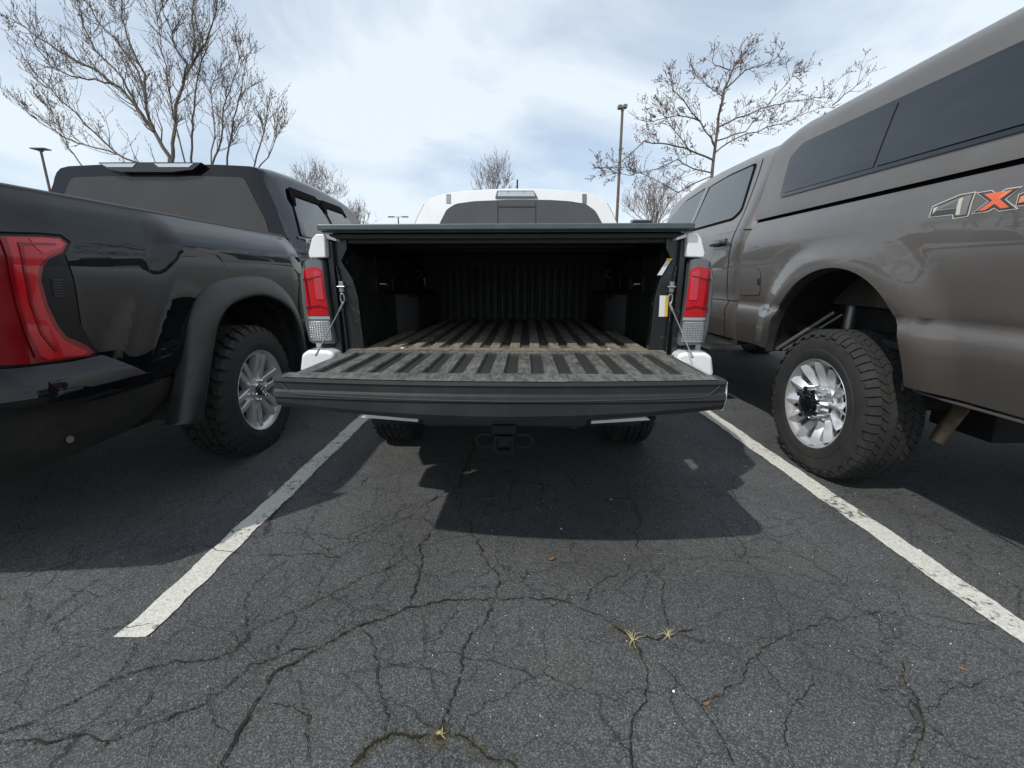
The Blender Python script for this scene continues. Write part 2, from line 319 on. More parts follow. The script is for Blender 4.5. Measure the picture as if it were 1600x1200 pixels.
def asphalt():
    m = mat('asphalt', (.05, .05, .05), .85, spec=.35); nt = m.node_tree; b = nt.nodes['Principled BSDF']; LK = nt.links.new
    tc = nd(nt, 'ShaderNodeTexCoord')
    v = nd(nt, 'ShaderNodeTexVoronoi', i_Scale=330.0); LK(tc.outputs['Object'], v.inputs[0])
    cr = nd(nt, 'ShaderNodeSeparateColor'); LK(v.outputs['Color'], cr.inputs[0])
    agg = nd(nt, 'ShaderNodeValToRGB'); LK(cr.outputs[0], agg.inputs[0]); e = agg.color_ramp.elements
    e[0].position = 0; e[0].color = (.036, .038, .0395, 1); e[1].position = .60; e[1].color = (.067, .070, .072, 1)
    x = e.new(.84); x.color = (.108, .111, .112, 1); x = e.new(1); x.color = (.16, .16, .155, 1)
    big = nd(nt, 'ShaderNodeTexNoise', i_Scale=1.3, i_Detail=7.0, i_Roughness=.6); LK(tc.outputs['Object'], big.inputs[0])
    br = nd(nt, 'ShaderNodeMapRange'); br.inputs[1].default_value = .3; br.inputs[2].default_value = .7; br.inputs[3].default_value = .78; br.inputs[4].default_value = 1.35; LK(big.outputs[0], br.inputs[0])
    mu = nd(nt, 'ShaderNodeMix', data_type='RGBA', blend_type='MULTIPLY'); mu.inputs[0].default_value = 1; LK(agg.outputs[0], mu.inputs[6]); LK(br.outputs[0], mu.inputs[7])
    # olive / brown stains
    st = nd(nt, 'ShaderNodeTexNoise', i_Scale=.8, i_Detail=6.0, i_Roughness=.6); mp = nd(nt, 'ShaderNodeMapping'); mp.inputs['Location'].default_value = (4.1, 2.3, 0); LK(tc.outputs['Object'], mp.inputs[0]); LK(mp.outputs[0], st.inputs[0])
    sr = nd(nt, 'ShaderNodeMapRange'); sr.inputs[1].default_value = .5; sr.inputs[2].default_value = .72; sr.inputs[4].default_value = .45; LK(st.outputs[0], sr.inputs[0])
    ms = nd(nt, 'ShaderNodeMix', data_type='RGBA'); LK(sr.outputs[0], ms.inputs[0]); LK(mu.outputs[2], ms.inputs[6]); ms.inputs[7].default_value = (.062, .064, .045, 1)
    prev = ms.outputs[2]
    for (cx_, cy_, rx_, ry_, col_, am_) in ((1.03, 1.48, .28, .12, (.105, .105, .08), .55), (-2.1, 1.75, .9, .16, (.075, .055, .042), .8), (-.72, 2.75, .35, .5, (.09, .09, .078), .5), (.72, 2.45, .3, .25, (.085, .08, .065), .6), (1.9, .85, .5, .25, (.07, .068, .05), .5), (-.9, .7, .6, .18, (.06, .062, .05), .5)):
        m1 = nd(nt, 'ShaderNodeMapping', vector_type='POINT'); m1.inputs['Location'].default_value = (-cx_/rx_, -cy_/ry_, 0); m1.inputs['Scale'].default_value = (1/rx_, 1/ry_, 1); LK(tc.outputs['Object'], m1.inputs[0])
        le = nd(nt, 'ShaderNodeVectorMath', operation='LENGTH'); LK(m1.outputs[0], le.inputs[0])
        aa = nd(nt, 'ShaderNodeMath', operation='MULTIPLY_ADD'); LK(big.outputs[0], aa.inputs[0]); aa.inputs[1].default_value = 1.2; LK(le.outputs['Value'], aa.inputs[2])
        rr_ = nd(nt, 'ShaderNodeMapRange', interpolation_type='SMOOTHSTEP'); rr_.inputs[1].default_value = .6; rr_.inputs[2].default_value = 1.6; rr_.inputs[3].default_value = am_; rr_.inputs[4].default_value = 0; LK(aa.outputs[0], rr_.inputs[0])
        gg = nd(nt, 'ShaderNodeMath', operation='MULTIPLY'); LK(rr_.outputs[0], gg.inputs[0]); LK(cr.outputs[1], gg.inputs[1])
        mm = nd(nt, 'ShaderNodeMix', data_type='RGBA'); LK(gg.outputs[0], mm.inputs[0]); LK(prev, mm.inputs[6]); mm.inputs[7].default_value = (*col_, 1); prev = mm.outputs[2]
    # hairline cracks
    wn = nd(nt, 'ShaderNodeTexNoise', i_Scale=2.6, i_Detail=6.0, i_Roughness=.7); LK(tc.outputs['Object'], wn.inputs[0])
    ad = nd(nt, 'ShaderNodeVectorMath', operation='MULTIPLY_ADD'); LK(wn.outputs['Color'], ad.inputs[0]); ad.inputs[1].default_value = (.28, .28, 0); LK(tc.outputs['Object'], ad.inputs[2])
    def crack(scale, width, amt):
        vc = nd(nt, 'ShaderNodeTexVoronoi', feature='DISTANCE_TO_EDGE', i_Scale=scale); LK(ad.outputs[0], vc.inputs[0])
        r = nd(nt, 'ShaderNodeMapRange'); r.inputs[1].default_value = 0; r.inputs[2].default_value = width; r.inputs[3].default_value = amt; r.inputs[4].default_value = 0; LK(vc.outputs[0], r.inputs[0]); return r
    c1 = crack(3.3, .010, .85); bm_ = nd(nt, 'ShaderNodeTexNoise', i_Scale=1.7, i_Detail=2.0); LK(tc.outputs['Object'], bm_.inputs[0])
    bm2 = nd(nt, 'ShaderNodeMapRange'); bm2.inputs[1].default_value = .32; bm2.inputs[2].default_value = .5; bm2.inputs[3].default_value = .35; LK(bm_.outputs[0], bm2.inputs[0])
    c1m = nd(nt, 'ShaderNodeMath', operation='MULTIPLY'); c2 = crack(5.5, .016, .5); c12 = nd(nt, 'ShaderNodeMath', operation='MAXIMUM'); LK(c1.outputs[0], c12.inputs[0]); LK(c2.outputs[0], c12.inputs[1]); LK(c12.outputs[0], c1m.inputs[0]); LK(bm2.outputs[0], c1m.inputs[1])
    mc = nd(nt, 'ShaderNodeMix', data_type='RGBA'); LK(c1m.outputs[0], mc.inputs[0]); LK(prev, mc.inputs[6]); mc.inputs[7].default_value = (.012, .012, .012, 1)
    LK(mc.outputs[2], b.inputs['Base Color'])
    v2 = nd(nt, 'ShaderNodeTexVoronoi', i_Scale=210.0, feature='SMOOTH_F1'); LK(tc.outputs['Object'], v2.inputs[0])
    nf = nd(nt, 'ShaderNodeTexNoise', i_Scale=90.0, i_Detail=5.0); LK(tc.outputs['Object'], nf.inputs[0])
    h = nd(nt, 'ShaderNodeMath', operation='SUBTRACT'); LK(nf.outputs[0], h.inputs[0]); LK(v2.outputs[0], h.inputs[1])
    h2 = nd(nt, 'ShaderNodeMath', operation='SUBTRACT'); LK(h.outputs[0], h2.inputs[0]); LK(c1m.outputs[0], h2.inputs[1])
    bp = nd(nt, 'ShaderNodeBump', i_Strength=.6, i_Distance=.003); LK(h2.outputs[0], bp.inputs['Height']); LK(bp.outputs[0], b.inputs['Normal'])
    return m
M['asphalt'] = asphalt()
def paint_line():
    m = mat('worn white line paint', (.6, .58, .52), .8); nt = m.node_tree; b = nt.nodes['Principled BSDF']; LK = nt.links.new
    tc = nd(nt, 'ShaderNodeTexCoord')
    n = nd(nt, 'ShaderNodeTexNoise', i_Scale=34.0, i_Detail=8.0, i_Roughness=.75); LK(tc.outputs['Object'], n.inputs[0])
    n2 = nd(nt, 'ShaderNodeTexNoise', i_Scale=3.0, i_Detail=2.0); LK(tc.outputs['Object'], n2.inputs[0])
    a = nd(nt, 'ShaderNodeMath', operation='MULTIPLY_ADD'); LK(n2.outputs[0], a.inputs[0]); a.inputs[1].default_value = .5; LK(n.outputs[0], a.inputs[2])
    r = nd(nt, 'ShaderNodeMapRange'); r.inputs[1].default_value = .80; r.inputs[2].default_value = .90; LK(a.outputs[0], r.inputs[0])
    v = nd(nt, 'ShaderNodeTexVoronoi', i_Scale=150.0); LK(tc.outputs['Object'], v.inputs[0])
    sc = nd(nt, 'ShaderNodeSeparateColor'); LK(v.outputs['Color'], sc.inputs[0])
    vr = nd(nt, 'ShaderNodeMapRange'); vr.inputs[3].default_value = .82; vr.inputs[4].default_value = 1.12; LK(sc.outputs[0], vr.inputs[0])
    mb = nd(nt, 'ShaderNodeMix', data_type='RGBA', blend_type='MULTIPLY'); mb.inputs[0].default_value = 1; mb.inputs[6].default_value = (.60, .585, .53, 1); LK(vr.outputs[0], mb.inputs[7])
    mx = nd(nt, 'ShaderNodeMix', data_type='RGBA'); LK(r.outputs[0], mx.inputs[0]); LK(mb.outputs[2], mx.inputs[6]); mx.inputs[7].default_value = (.07, .068, .06, 1); LK(mx.outputs[2], b.inputs['Base Color'])
    nb = nd(nt, 'ShaderNodeTexNoise', i_Scale=130.0, i_Detail=4.0); LK(tc.outputs['Object'], nb.inputs[0])
    bp = nd(nt, 'ShaderNodeBump', i_Strength=.6, i_Distance=.004); LK(nb.outputs[0], bp.inputs['Height']); LK(bp.outputs[0], b.inputs['Normal'])
    return m
M['line'] = paint_line()
M['crack'] = dirty(mat('crack filling', (.007, .007, .007), .95), (.022, .021, .015), 25, .4, .7, 1, .5, 200)
M['moss'] = dirty(mat('moss and grit', (.045, .048, .018), .95), (.10, .08, .045), 40, .4, .65, 1, .8, 300)
M['grass'] = dirty(mat('grass', (.06, .085, .03), .9), (.11, .10, .05), 1.5, .4, .7, 1, .8, 30)
M['kerb'] = dirty(mat('kerb concrete', (.35, .34, .31), .85), (.2, .19, .17), 4, .4, .7, 1, .3, 90)

# ------------------------------------------------------------------ setting
g = MB().add([(-300, -300, 0), (300, -300, 0), (300, 600, 0), (-300, 600, 0)], [(0, 1, 2, 3)])
tag(g.build('parking_lot', M['asphalt']), kind='structure')
def line(x0, y0, y1, wd, sd):
    rnd = random.Random(sd); b = MB(); n = int((y1-y0)/.02); rows = []
    ph = rnd.random()*9
    for i in range(n+1):
        y = y0+(y1-y0)*i/n
        j = .003*math.sin(y*9+ph)+.0025*math.sin(y*31+ph)
        rows.append([(x0-wd/2+j+rnd.uniform(-.0025, .0025), y+(rnd.uniform(-.006, .006) if i in (0,) else 0), .004), (x0-wd*.16+j, y+(rnd.uniform(-.012, .006) if i == 0 else 0), .004), (x0+wd*.2+j, y+(rnd.uniform(-.012, .004) if i == 0 else 0), .004), (x0+wd/2+j+rnd.uniform(-.0025, .0025), y, .004)])
    b.grid(rows); return b.build('parking_line', M['line'], smooth=False)
tag(line(-1.147+.0, 1.115, 6.2, .098, 3), kind='structure')
tag(line(1.563, -1.2, 6.2, .105, 5), kind='structure')
for k in (-2, 2): tag(line(-1.147+2.72*k+(0 if k < 0 else -.01), 1.1, 6.2, .10, 9+k), kind='structure')
g = MB().box(-40, 40, 7.4, 15, -.2, .12); tag(g.build('grass_verge', M['grass']), kind='structure')
g = MB().box(-40, 40, 7.22, 7.4, -.2, .14); tag(g.build('kerb', M['kerb'], bevel=.015), kind='structure')
g = MB()
for i in range(60):
    pass
hills = MB(); rnd = random.Random(4); rows = []
for k in range(41):
    x = -300+15*k; h = 3+2.2*rnd.random(); rows.append([(x, 300, -.5), (x, 312, h), (x, 345, h*1.2), (x, 400, -.5)])
tag(hills.grid(rows).build('hills', M['grass']), kind='structure')

def fract(pts, rnd, amp=.16, lev=3):
    for l in range(lev):
        out = [pts[0]]
        for a, b in zip(pts, pts[1:]):
            d = b-a; m = (a+b)/2+Vector((-d.y, d.x))*rnd.uniform(-amp, amp); out += [m, b]
        pts = out
    return pts
CR = [ # (width mm, moss 0..1, pixel path)
 (6, .8, [(345,1200),(370,1150),(420,1065),(440,1045),(500,1015),(540,990),(585,970),(640,950),(700,938),(775,937)]),
 (4, .2, [(775,937),(860,936),(905,950),(960,980)]), (7, .9, [(960,980),(985,995),(1003,1030)]), (4, .1, [(1003,1030),(1012,1075),(990,1120),(985,1160),(992,1230)]),
 (4.5, .0, [(775,937),(770,890),(745,850),(735,820),(720,790),(700,755),(690,735)]), (4.5, 0, [(775,937),(760,970),(725,1010),(720,1060),(700,1110),(690,1140)]), (10, 1, [(690,1138),(685,1150),(688,1160)]),
 (5, .3, [(685,770),(672,830),(655,900),(640,948)]), (3, 0, [(0,1000),(75,965),(140,915),(210,880),(300,855),(410,868),(530,872),(545,860),(620,815),(680,780),(705,755)]),
 (4.5, .5, [(-20,1170),(60,1160),(170,1160),(245,1130),(300,1110),(350,1080),(390,1040),(430,1030),(500,1010)]), (3.5, .1, [(-20,1150),(60,1125),(140,1085),(200,1040),(212,1003)]),
 (4, .4, [(140,1085),(200,1055),(280,1035),(350,1025),(362,1022)]), (3, 0, [(362,1022),(390,1000),(385,970),(382,940),(400,910),(450,875)]),
 (3.5, .3, [(362,1022),(395,985),(440,965),(465,955),(495,940),(560,905),(620,880),(640,868)]), (3.5, .1, [(465,958),(440,1000),(432,1030)]), (2.5, 0, [(495,940),(500,910),(515,890),(530,872),(490,850),(462,820)]),
 (4, 0, [(568,985),(592,1035),(595,1090),(605,1150)]), (7, .9, [(545,1200),(575,1170),(605,1152),(670,1150)]), (5, .8, [(710,1152),(745,1170),(800,1195),(830,1230)]),
 (4, .1, [(740,757),(820,755),(900,758),(980,762),(1060,760),(1140,762)]), (3, 0, [(845,705),(870,735),(900,756)]), (3.5, 0, [(982,762),(990,830),(1015,880),(1035,930),(1050,985)]),
 (5, .3, [(1003,997),(1060,990),(1088,986)]), (3.5, .1, [(1030,1040),(1060,1070),(1095,1105),(1120,1140),(1150,1200)]), (3, .2, [(1095,1105),(1120,1090),(1165,1040),(1200,1010),(1260,985),(1340,965)]),
 (2.5, 0, [(1140,762),(1160,795),(1195,835),(1250,870),(1310,905),(1350,945)]), (3.5, .5, [(1405,1030),(1410,1060),(1440,1120),(1435,1160),(1425,1230)]), (2.5, 0, [(905,945),(940,910),(1000,870)]),
 (7, .9, [(738,690),(735,720),(722,745),(720,765)]), (4, .2, [(738,690),(742,650)]), (3, 0, [(765,757),(768,790),(750,815)]), (2.5, .0, [(1180,1020),(1200,1050),(1235,1090),(1260,1110)]), (3, .1, [(1240,1210),(1225,1150),(1245,1095),(1270,1060)]),
 (2.5, 0, [(1440,1120),(1400,1080),(1350,1070)]), (3, .1, [(1440,1118),(1480,1085),(1520,1075),(1600,1050)]), (2.5, 0, [(120,1200),(180,1150),(250,1060),(300,1030)]), (2.5, 0, [(232,1200),(245,1135),(290,1110)]),
 (3, .2, [(485,1200),(480,1130),(484,1120),(420,1105)]), (2.5, 0, [(480,1120),(470,1085),(462,1060)]), (2.5, 0, [(1340,965),(1450,960),(1560,985)]), (2.5,0,[(60,1050),(110,1020),(170,985),(240,975)]),
 (2.5, 0, [(330,1070),(325,1110),(360,1150)]), (2.5,0,[(0,1090),(45,1080),(100,1035),(150,1010)]), (2.5,0,[(1130,830),(1150,870),(1240,880)]), (2.5,0,[(600,1040),(640,1045),(700,1060)])]
cb = MB(); mb_ = MB(); rnd = random.Random(11)
for wd, ms, path in CR:
    P = fract([onZ(*p).xy for p in path], rnd, .12, 2); P = fract(P, rnd, .2, 2 if len(path) < 9 else 1)
    rows = []; n = len(P)
    for i, p in enumerate(P):
        t = (P[min(i+1, n-1)]-P[max(i-1, 0)]).normalized(); q = Vector((-t.y, t.x))
        h = wd*.00052*rnd.uniform(.2, 1.5)*(.88+.2*math.sin(i*.37+wd*5))*(min(1, .25+i*.3, .25+(n-1-i)*.3))
        rows.append([(*(p-q*h), .0055), (*(p+q*h*rnd.uniform(.6, 1.2)), .0055)])
        if ms and rnd.random() < ms*.9:
            for _ in range(int(1+3*ms)):
                c = p+Vector((rnd.gauss(0, .004+.005*ms), rnd.gauss(0, .004+.005*ms))); r = rnd.uniform(.0015, .0055)
                k = rnd.randint(5, 7); a0 = rnd.random()*6
                mb_.add([(c.x, c.y, .0012+r*.8)]+[(c.x+r*rnd.uniform(.6, 1.3)*math.cos(a0+6.283*j/k), c.y+r*rnd.uniform(.6, 1.3)*math.sin(a0+6.283*j/k), .0005) for j in range(k)], [(0, 1+j, 1+(j+1) % k) for j in range(k)])
    cb.grid(rows)
tag(cb.build('asphalt_cracks', M['crack'], smooth=False), kind='structure')
tag(mb_.build('moss', M['moss'], smooth=False), 'olive moss and grit in the asphalt cracks', 'moss', kind='stuff')

# small debris lying on the asphalt
def tuft(px, py, s, label, sd):
    rnd = random.Random(sd); c = onZ(px, py); b = MB()
    for i in range(13):
        a = sd*.9+rnd.gauss(0, .75)+(PI if rnd.random() < .3 else 0); l = s*rnd.uniform(.4, 1); bend = rnd.uniform(-1, 1)
        pts = [Vector((0, 0, .002)), Vector((math.cos(a)*l*.4, math.sin(a)*l*.4, .006+.2*l*rnd.random())), Vector((math.cos(a+bend*.5)*l, math.sin(a+bend*.5)*l, .004+.1*l*rnd.random()))]
        b.tube(pts, [.0012, .001, .0004], 4)
    tag(b.build('dry_weed', M['straw'], loc=(c.x, c.y, .002)), label, 'weed', 'dry weeds in the asphalt cracks')
tuft(988, 1003, .055, 'larger tuft of dry straw coloured weed at a crack junction', 1)
tuft(1043, 996, .035, 'small sprig of dry weed right of the larger tuft', 2)
tuft(690, 1150, .02, 'tiny clump of dry grass where cracks meet near the bottom', 3)
tuft(735, 740, .06, 'flattened brown weed in a crack behind the hitch shadow', 4)
def leaf(px, py, l, wd, a, m, name, label, cat, grp):
    c = onZ(px, py); rnd = random.Random(int(px)); rows = []
    for i in range(7):
        t = i/6; h = wd/2*math.sin(PI*min(1, t*1.02))**.7; x = (t-.5)*l
        rows.append([(x, -h, .001+.006*abs(t-.5)), (x, 0, .0005+.003*rnd.random()), (x, h, .002+.004*rnd.random())])
    o = MB().grid(rows).build(name, m, loc=(c.x, c.y, .003), rz=a); tag(o, label, cat, grp)
leaf(862, 875, .036, .012, .5, M['leafdry'], 'dry_leaf', 'curled brown leaf on bare asphalt below the tailgate shadow', 'leaf', 'dry leaves on the asphalt')
leaf(1103, 1102, .022, .008, .2, M['leafdry'], 'dry_leaf', 'small tan leaf fragment on a crack fork in the lower right', 'leaf', 'dry leaves on the asphalt')
leaf(1505, 1048, .03, .005, -.6, M['leafdry'], 'dry_leaf', 'thin dry leaf stalk near the right white line', 'leaf', 'dry leaves on the asphalt')
leaf(1437, 862, .014, .009, -.2, M['petal'], 'white_petal', 'white petal just outside the right white line', 'petal', 'white petals on the asphalt')
leaf(877, 828, .011, .009, .9, M['petal'], 'white_petal', 'white petal at the edge of the tailgate shadow', 'petal', 'white petals on the asphalt')
leaf(955, 782, .010, .007, .3, M['petal'], 'white_petal', 'small white petal inside the tailgate shadow', 'petal', 'white petals on the asphalt')
leaf(1052, 1083, .008, .006, .1, M['petal'], 'white_petal', 'tiny white petal in the lower right between two cracks', 'petal', 'white petals on the asphalt')
leaf(1165, 730, .008, .006, .4, M['petal'], 'white_petal', 'tiny white petal in the sun left of the grey truck tyre', 'petal', 'white petals on the asphalt')
gr = MB(); rnd = random.Random(21)
for i in range(420):
    x, y = rnd.uniform(-1.8, 2.0), rnd.uniform(.75, 3.2); r = rnd.uniform(.0008, .0022)
    gr.add([(x, y, r*1.3)]+[(x+r*math.cos(k*1.57+i), y+r*math.sin(k*1.57+i)*rnd.uniform(.6, 1.3), .0003) for k in range(4)], [(0, 1+k, 1+(k+1) % 4) for k in range(4)])
tag(gr.build('grit', M['petal'], smooth=False), 'pale specks of grit scattered over the asphalt', 'grit', kind='stuff')

# ------------------------------------------------------------------ wheels
def tyre_mesh(Ro, Rr, wd, blocks, rows, seed, lug=.012, side=.045, skew=.35, gap=.10):
    b = MB()
    prof = [(-.028, Rr-.012), (-.012, Rr), (-.006, Rr+.012), (.0, Rr+.045), (-.001, Rr+.055), (-.004, Rr+.058), (-.004, Ro-.062), (-.010, Ro-.045), (-.022, Ro-.028), (-.04, Ro-lug-.004), (-.07, Ro-lug)]
    pr2 = [(-wd-x, r) for x, r in prof][::-1]
    b.lathe(prof+[(-wd/2, Ro-lug)]+pr2, 96)
    rnd = random.Random(seed)
    def P(x, r, a): return (x, r*math.cos(a), r*math.sin(a))
    da = 2*PI/blocks
    for ri in range(rows):
        x0 = -.052-(wd-.104)*ri/rows-.04*gap; x1 = -.052-(wd-.104)*(ri+1)/rows+.04*gap
        off = (ri % 2)*.5
        for k in range(blocks):
            a = (k+off)*da; g = da*gap; s = skew*da*(1 if ri % 2 else -1)
            j = rnd.uniform(-.03, .03)*da
            a0, a1 = a+g+j, a+da-g+j
            q = [P(x0, Ro-lug-.002, a0), P(x1, Ro-lug-.002, a0+s), P(x0, Ro-lug-.002, a1), P(x1, Ro-lug-.002, a1+s)]
            g2 = da*.03
            q += [P(x0-.0015, Ro, a0+g2), P(x1+.0015, Ro, a0+s+g2), P(x0-.0015, Ro, a1-g2), P(x1+.0015, Ro, a1+s-g2)]
            b.hexa(q)
            # siped notch: small extra lug breaks the regularity
    for sgn in (0, 1):
        X = (lambda x: x) if sgn == 0 else (lambda x: -wd-x)
        for k in range(blocks):
            a = (k+.25)*da; g = da*gap*1.2; long = k % 2
            a0, a1 = a+g, a+da-g*(1.1 if long else 1.9)
            re = Ro-side-(.014 if long else 0)
            q = [P(X(-.052), Ro-lug-.003, a0), P(X(-.052), Ro-lug-.003, a1), P(X(-.0115), re, a0), P(X(-.0115), re, a1)]
            # outer skin
            o1 = [P(X(-.052), Ro-.0005, a0+da*.02), P(X(-.052), Ro-.0005, a1-da*.02), P(X(-.026), Ro-.008, a0+da*.02), P(X(-.026), Ro-.008, a1-da*.02), P(X(-.010), Ro-.030, a0+da*.02), P(X(-.010), Ro-.030, a1-da*.02), P(X(-.0045), re, a0+da*.04), P(X(-.0045), re, a1-da*.04)]
            ins = [P(X(-.052), Ro-lug-.006, a0), P(X(-.052), Ro-lug-.006, a1), P(X(-.045), Ro-lug-.02, a0), P(X(-.045), Ro-lug-.02, a1), P(X(-.03), Ro-.05, a0), P(X(-.03), Ro-.05, a1), P(X(-.02), re, a0), P(X(-.02), re, a1)]
            v = o1+ins; f = []
            for t in (0, 2, 4): f += [(t, t+1, t+3, t+2), (t, t+2, 8+t+2, 8+t), (t+1, 8+t+1, 8+t+3, t+3)]
            f += [(6, 7, 15, 14), (0, 8, 9, 1)]
            b.add(v, f)
    return b
def spoke(b, r0, r1, w0, w1, x0, x1, th, ang, offs=0, ridge=0, splay=0):
    """radial bar; face at x0 (hub end) .. x1 (rim end)"""
    u = Vector((0, math.cos(ang), math.sin(ang))); v = Vector((0, -math.sin(ang), math.cos(ang)))
    rows = []
    for i in range(7):
        t = i/6; r = r0+(r1-r0)*t; wv = (w0+(w1-w0)*t)/2; x = x0+(x1-x0)*ss(t) ; o = offs+splay*t
        c = u*r+v*o; X = Vector((1, 0, 0))
        rows.append([c+v*(-wv)+X*(x-th), c+v*(-wv)+X*(x-.004-ridge*.4), c+v*(-wv*.62)+X*x, c+X*(x+ridge), c+v*(wv*.62)+X*x, c+v*wv+X*(x-.004-ridge*.4), c+v*wv+X*(x-th)])
    b.grid(rows)
def wheel(parent, loc, rz, kind, seed=1):
    if kind == 'black': Ro, Rr, wd = .40, .243, .29
    elif kind == 'grey': Ro, Rr, wd = .405, .24, .285
    else: Ro, Rr, wd = .375, .215, .255
    b = MB()   # brake drum / disc and barrel behind the face
    b.lathe([(-.10, .0), (-.10, .15), (-.125, .16), (-.19, .16), (-.19, .0)], 40)
    b.tube([(-.19, 0, 0), (-.34, 0, 0)], .045, 12)
    root = b.build('wheel', M['dark'], parent, loc=loc, rz=rz)
    rub = M['rubber'] if kind == 'grey' else M['rubber2']
    if kind == 'grey': t = tyre_mesh(Ro, Rr, wd, 58, 5, seed, .007, .030, .55, .045)
    elif kind == 'black': t = tyre_mesh(Ro, Rr, wd, 34, 4, seed, .017, .062, .3)
    else: t = tyre_mesh(Ro, Rr, wd, 44, 4, seed, .011, .036, .4)
    t.build('tyre', rub, root, sharp=28)
    a = MB()
    a.lathe([(-.024, Rr-.016), (-.012, Rr-.004), (-.008, Rr+.004), (-.016, Rr+.008), (-.03, Rr), (-.05, Rr-.02), (-.2, Rr-.035), (-.25, Rr-.01)], 72)
    a.lathe([(-.024, Rr-.016), (-.034, Rr-.026), (-.06, Rr-.032), (-.2, Rr-.036)], 72)
    if kind == 'black' or kind == 'white':
        for k in range(6):
            an = k*PI/3+R(12)
            for s in (-1, 1):
                spoke(a, .05, Rr-.014, .036, .038, -.040, -.022, .045, an, s*.026, .0, s*.008)
            spoke(a, .05, .125, .05, .028, -.050, -.05, .03, an)
            spoke(a, Rr-.05, Rr-.012, .02, .075, -.045, -.030, .03, an)
        a.lathe([(-.036, .0), (-.036, .066), (-.042, .082), (-.075, .09), (-.075, 0)], 48)
        rim = a.build('rim', M['alloy'] if kind == 'black' else M['alloy_dark'], root, sharp=25)
        MB().lathe([(-.012, 0), (-.012, .026), (-.018, .033), (-.036, .034)], 32).build('hub_cap', M['trim'], root)
        if kind == 'black':
            e = MB()
            for (ra, rb) in ((.020, .011), (.010, .018)):
                e.tube([(-.0105, ra*math.cos(i*PI/12), rb*math.sin(i*PI/12)) for i in range(25)], .0018, 5, False)
            e.build('emblem', M['chrome'], root)
        for k in range(6):
            an = k*PI/3+R(12)
            y, z = .058*math.cos(an), .058*math.sin(an)
            MB().tube([(-.036, y, z), (-.016, y, z), (-.010, y*.99, z*.99)], [.0115, .0105, .006], 6).build('lug_nut', M['chrome'], root)
    else:
        for k in range(12):
            an = k*PI/6+R(8)
            spoke(a, .075, Rr-.013, .034, .074, -.066, -.020, .05, an, 0, .016)
            spoke(a, Rr-.035, Rr-.010, .074, .10, -.038, -.026, .03, an)
            # shallow web between neighbouring spokes, set back
            spoke(a, .09, Rr-.085, .03, .05, -.085, -.062, .02, an+PI/12)
        a.lathe([(-.055, .07), (-.055, .10), (-.065, .108), (-.10, .11)], 48)
        rim = a.build('rim', M['alloy'], root, sharp=22)
        h = MB(); h.lathe([(-.07, .098), (-.05, .097), (-.044, .090), (-.040, .084), (.012, .080), (.020, .075), (.022, .055), (.016, .052)], 64)
        h.build('hub_cap', M['chrome'], root)
        MB().lathe([(.036, 0), (.036, .040), (.031, .049), (.014, .053)], 40).build('cap_cover', M['trim'], root)
        for k in range(8):
            an = k*PI/4+R(20); y, z = .083*math.cos(an), .083*math.sin(an)
            ln = MB(); ln.tube([(-.052, y, z), (.020, y, z)], .0135, 10); lo = ln.build('lug_nut', M['chrome'], root); MB().tube([(.0201, y, z), (.029, y, z), (.032, y, z)], [.0128, .0115, .007], 10).build('nut_cover', M['trim'], root)
    return root

def side_surf(xo, sg):
    f = lambda y, z: Vector((sg*xo(y, z), y, z)); 
    class S:
        out = Vector((sg, 0, 0))
        def __call__(s, a, b): return f(a, b)
    return S()
def plane_surf(fn, out):
    class S:
        def __call__(s, a, b): return Vector(fn(a, b))
    q = S(); q.out = Vector(out); return q
def hit(px, py, root, S):
    """the point (a, b) of surface S of a thing that lies on a line of sight"""
    Mi = (Matrix.Translation(root.location) @ Matrix.Rotation(root.rotation_euler.z, 4, 'Z')).inverted()
    o = Mi @ Vector((0, 0, CH)); d = Mi.to_3x3() @ ray(px, py)
    t = 2.0
    if abs(S.out.x) > .5:
        for _ in range(40):
            p = o+d*t; x = S(p.y, p.z).x; t = t+.7*((x-o.x)/d.x-t)
        p = o+d*t; return (p.y, p.z)
    for _ in range(40):
        p = o+d*t; y = S(p.x, p.z).y; t = t+.7*((y-o.y)/d.y-t)
    p = o+d*t; return (p.x, p.z)
def H(root, S, pts): return [hit(x, y, root, S) for x, y in pts]
def arc(cy, cz, r, a0, a1, n=28): return [(cy+r*math.cos(R(a0+(a1-a0)*i/n)), cz+r*math.sin(R(a0+(a1-a0)*i/n))) for i in range(n+1)]
def loft_cab(name, secs, m, parent, **k):
    b = MB(); b.grid(secs); return b.build(name, m, parent, **k)
def text_mesh(s, size, ext=.002):
    cu = bpy.data.curves.new('lettering', 'FONT'); cu.body = s; cu.size = size; cu.extrude = ext; cu.align_x = 'CENTER'; cu.resolution_u = 3
    o = bpy.data.objects.new('lettering', cu); C.objects.link(o)
    bpy.context.view_layer.update()
    me = bpy.data.meshes.new_from_object(o.evaluated_get(bpy.context.evaluated_depsgraph_get()))
    bpy.data.objects.remove(o); return me

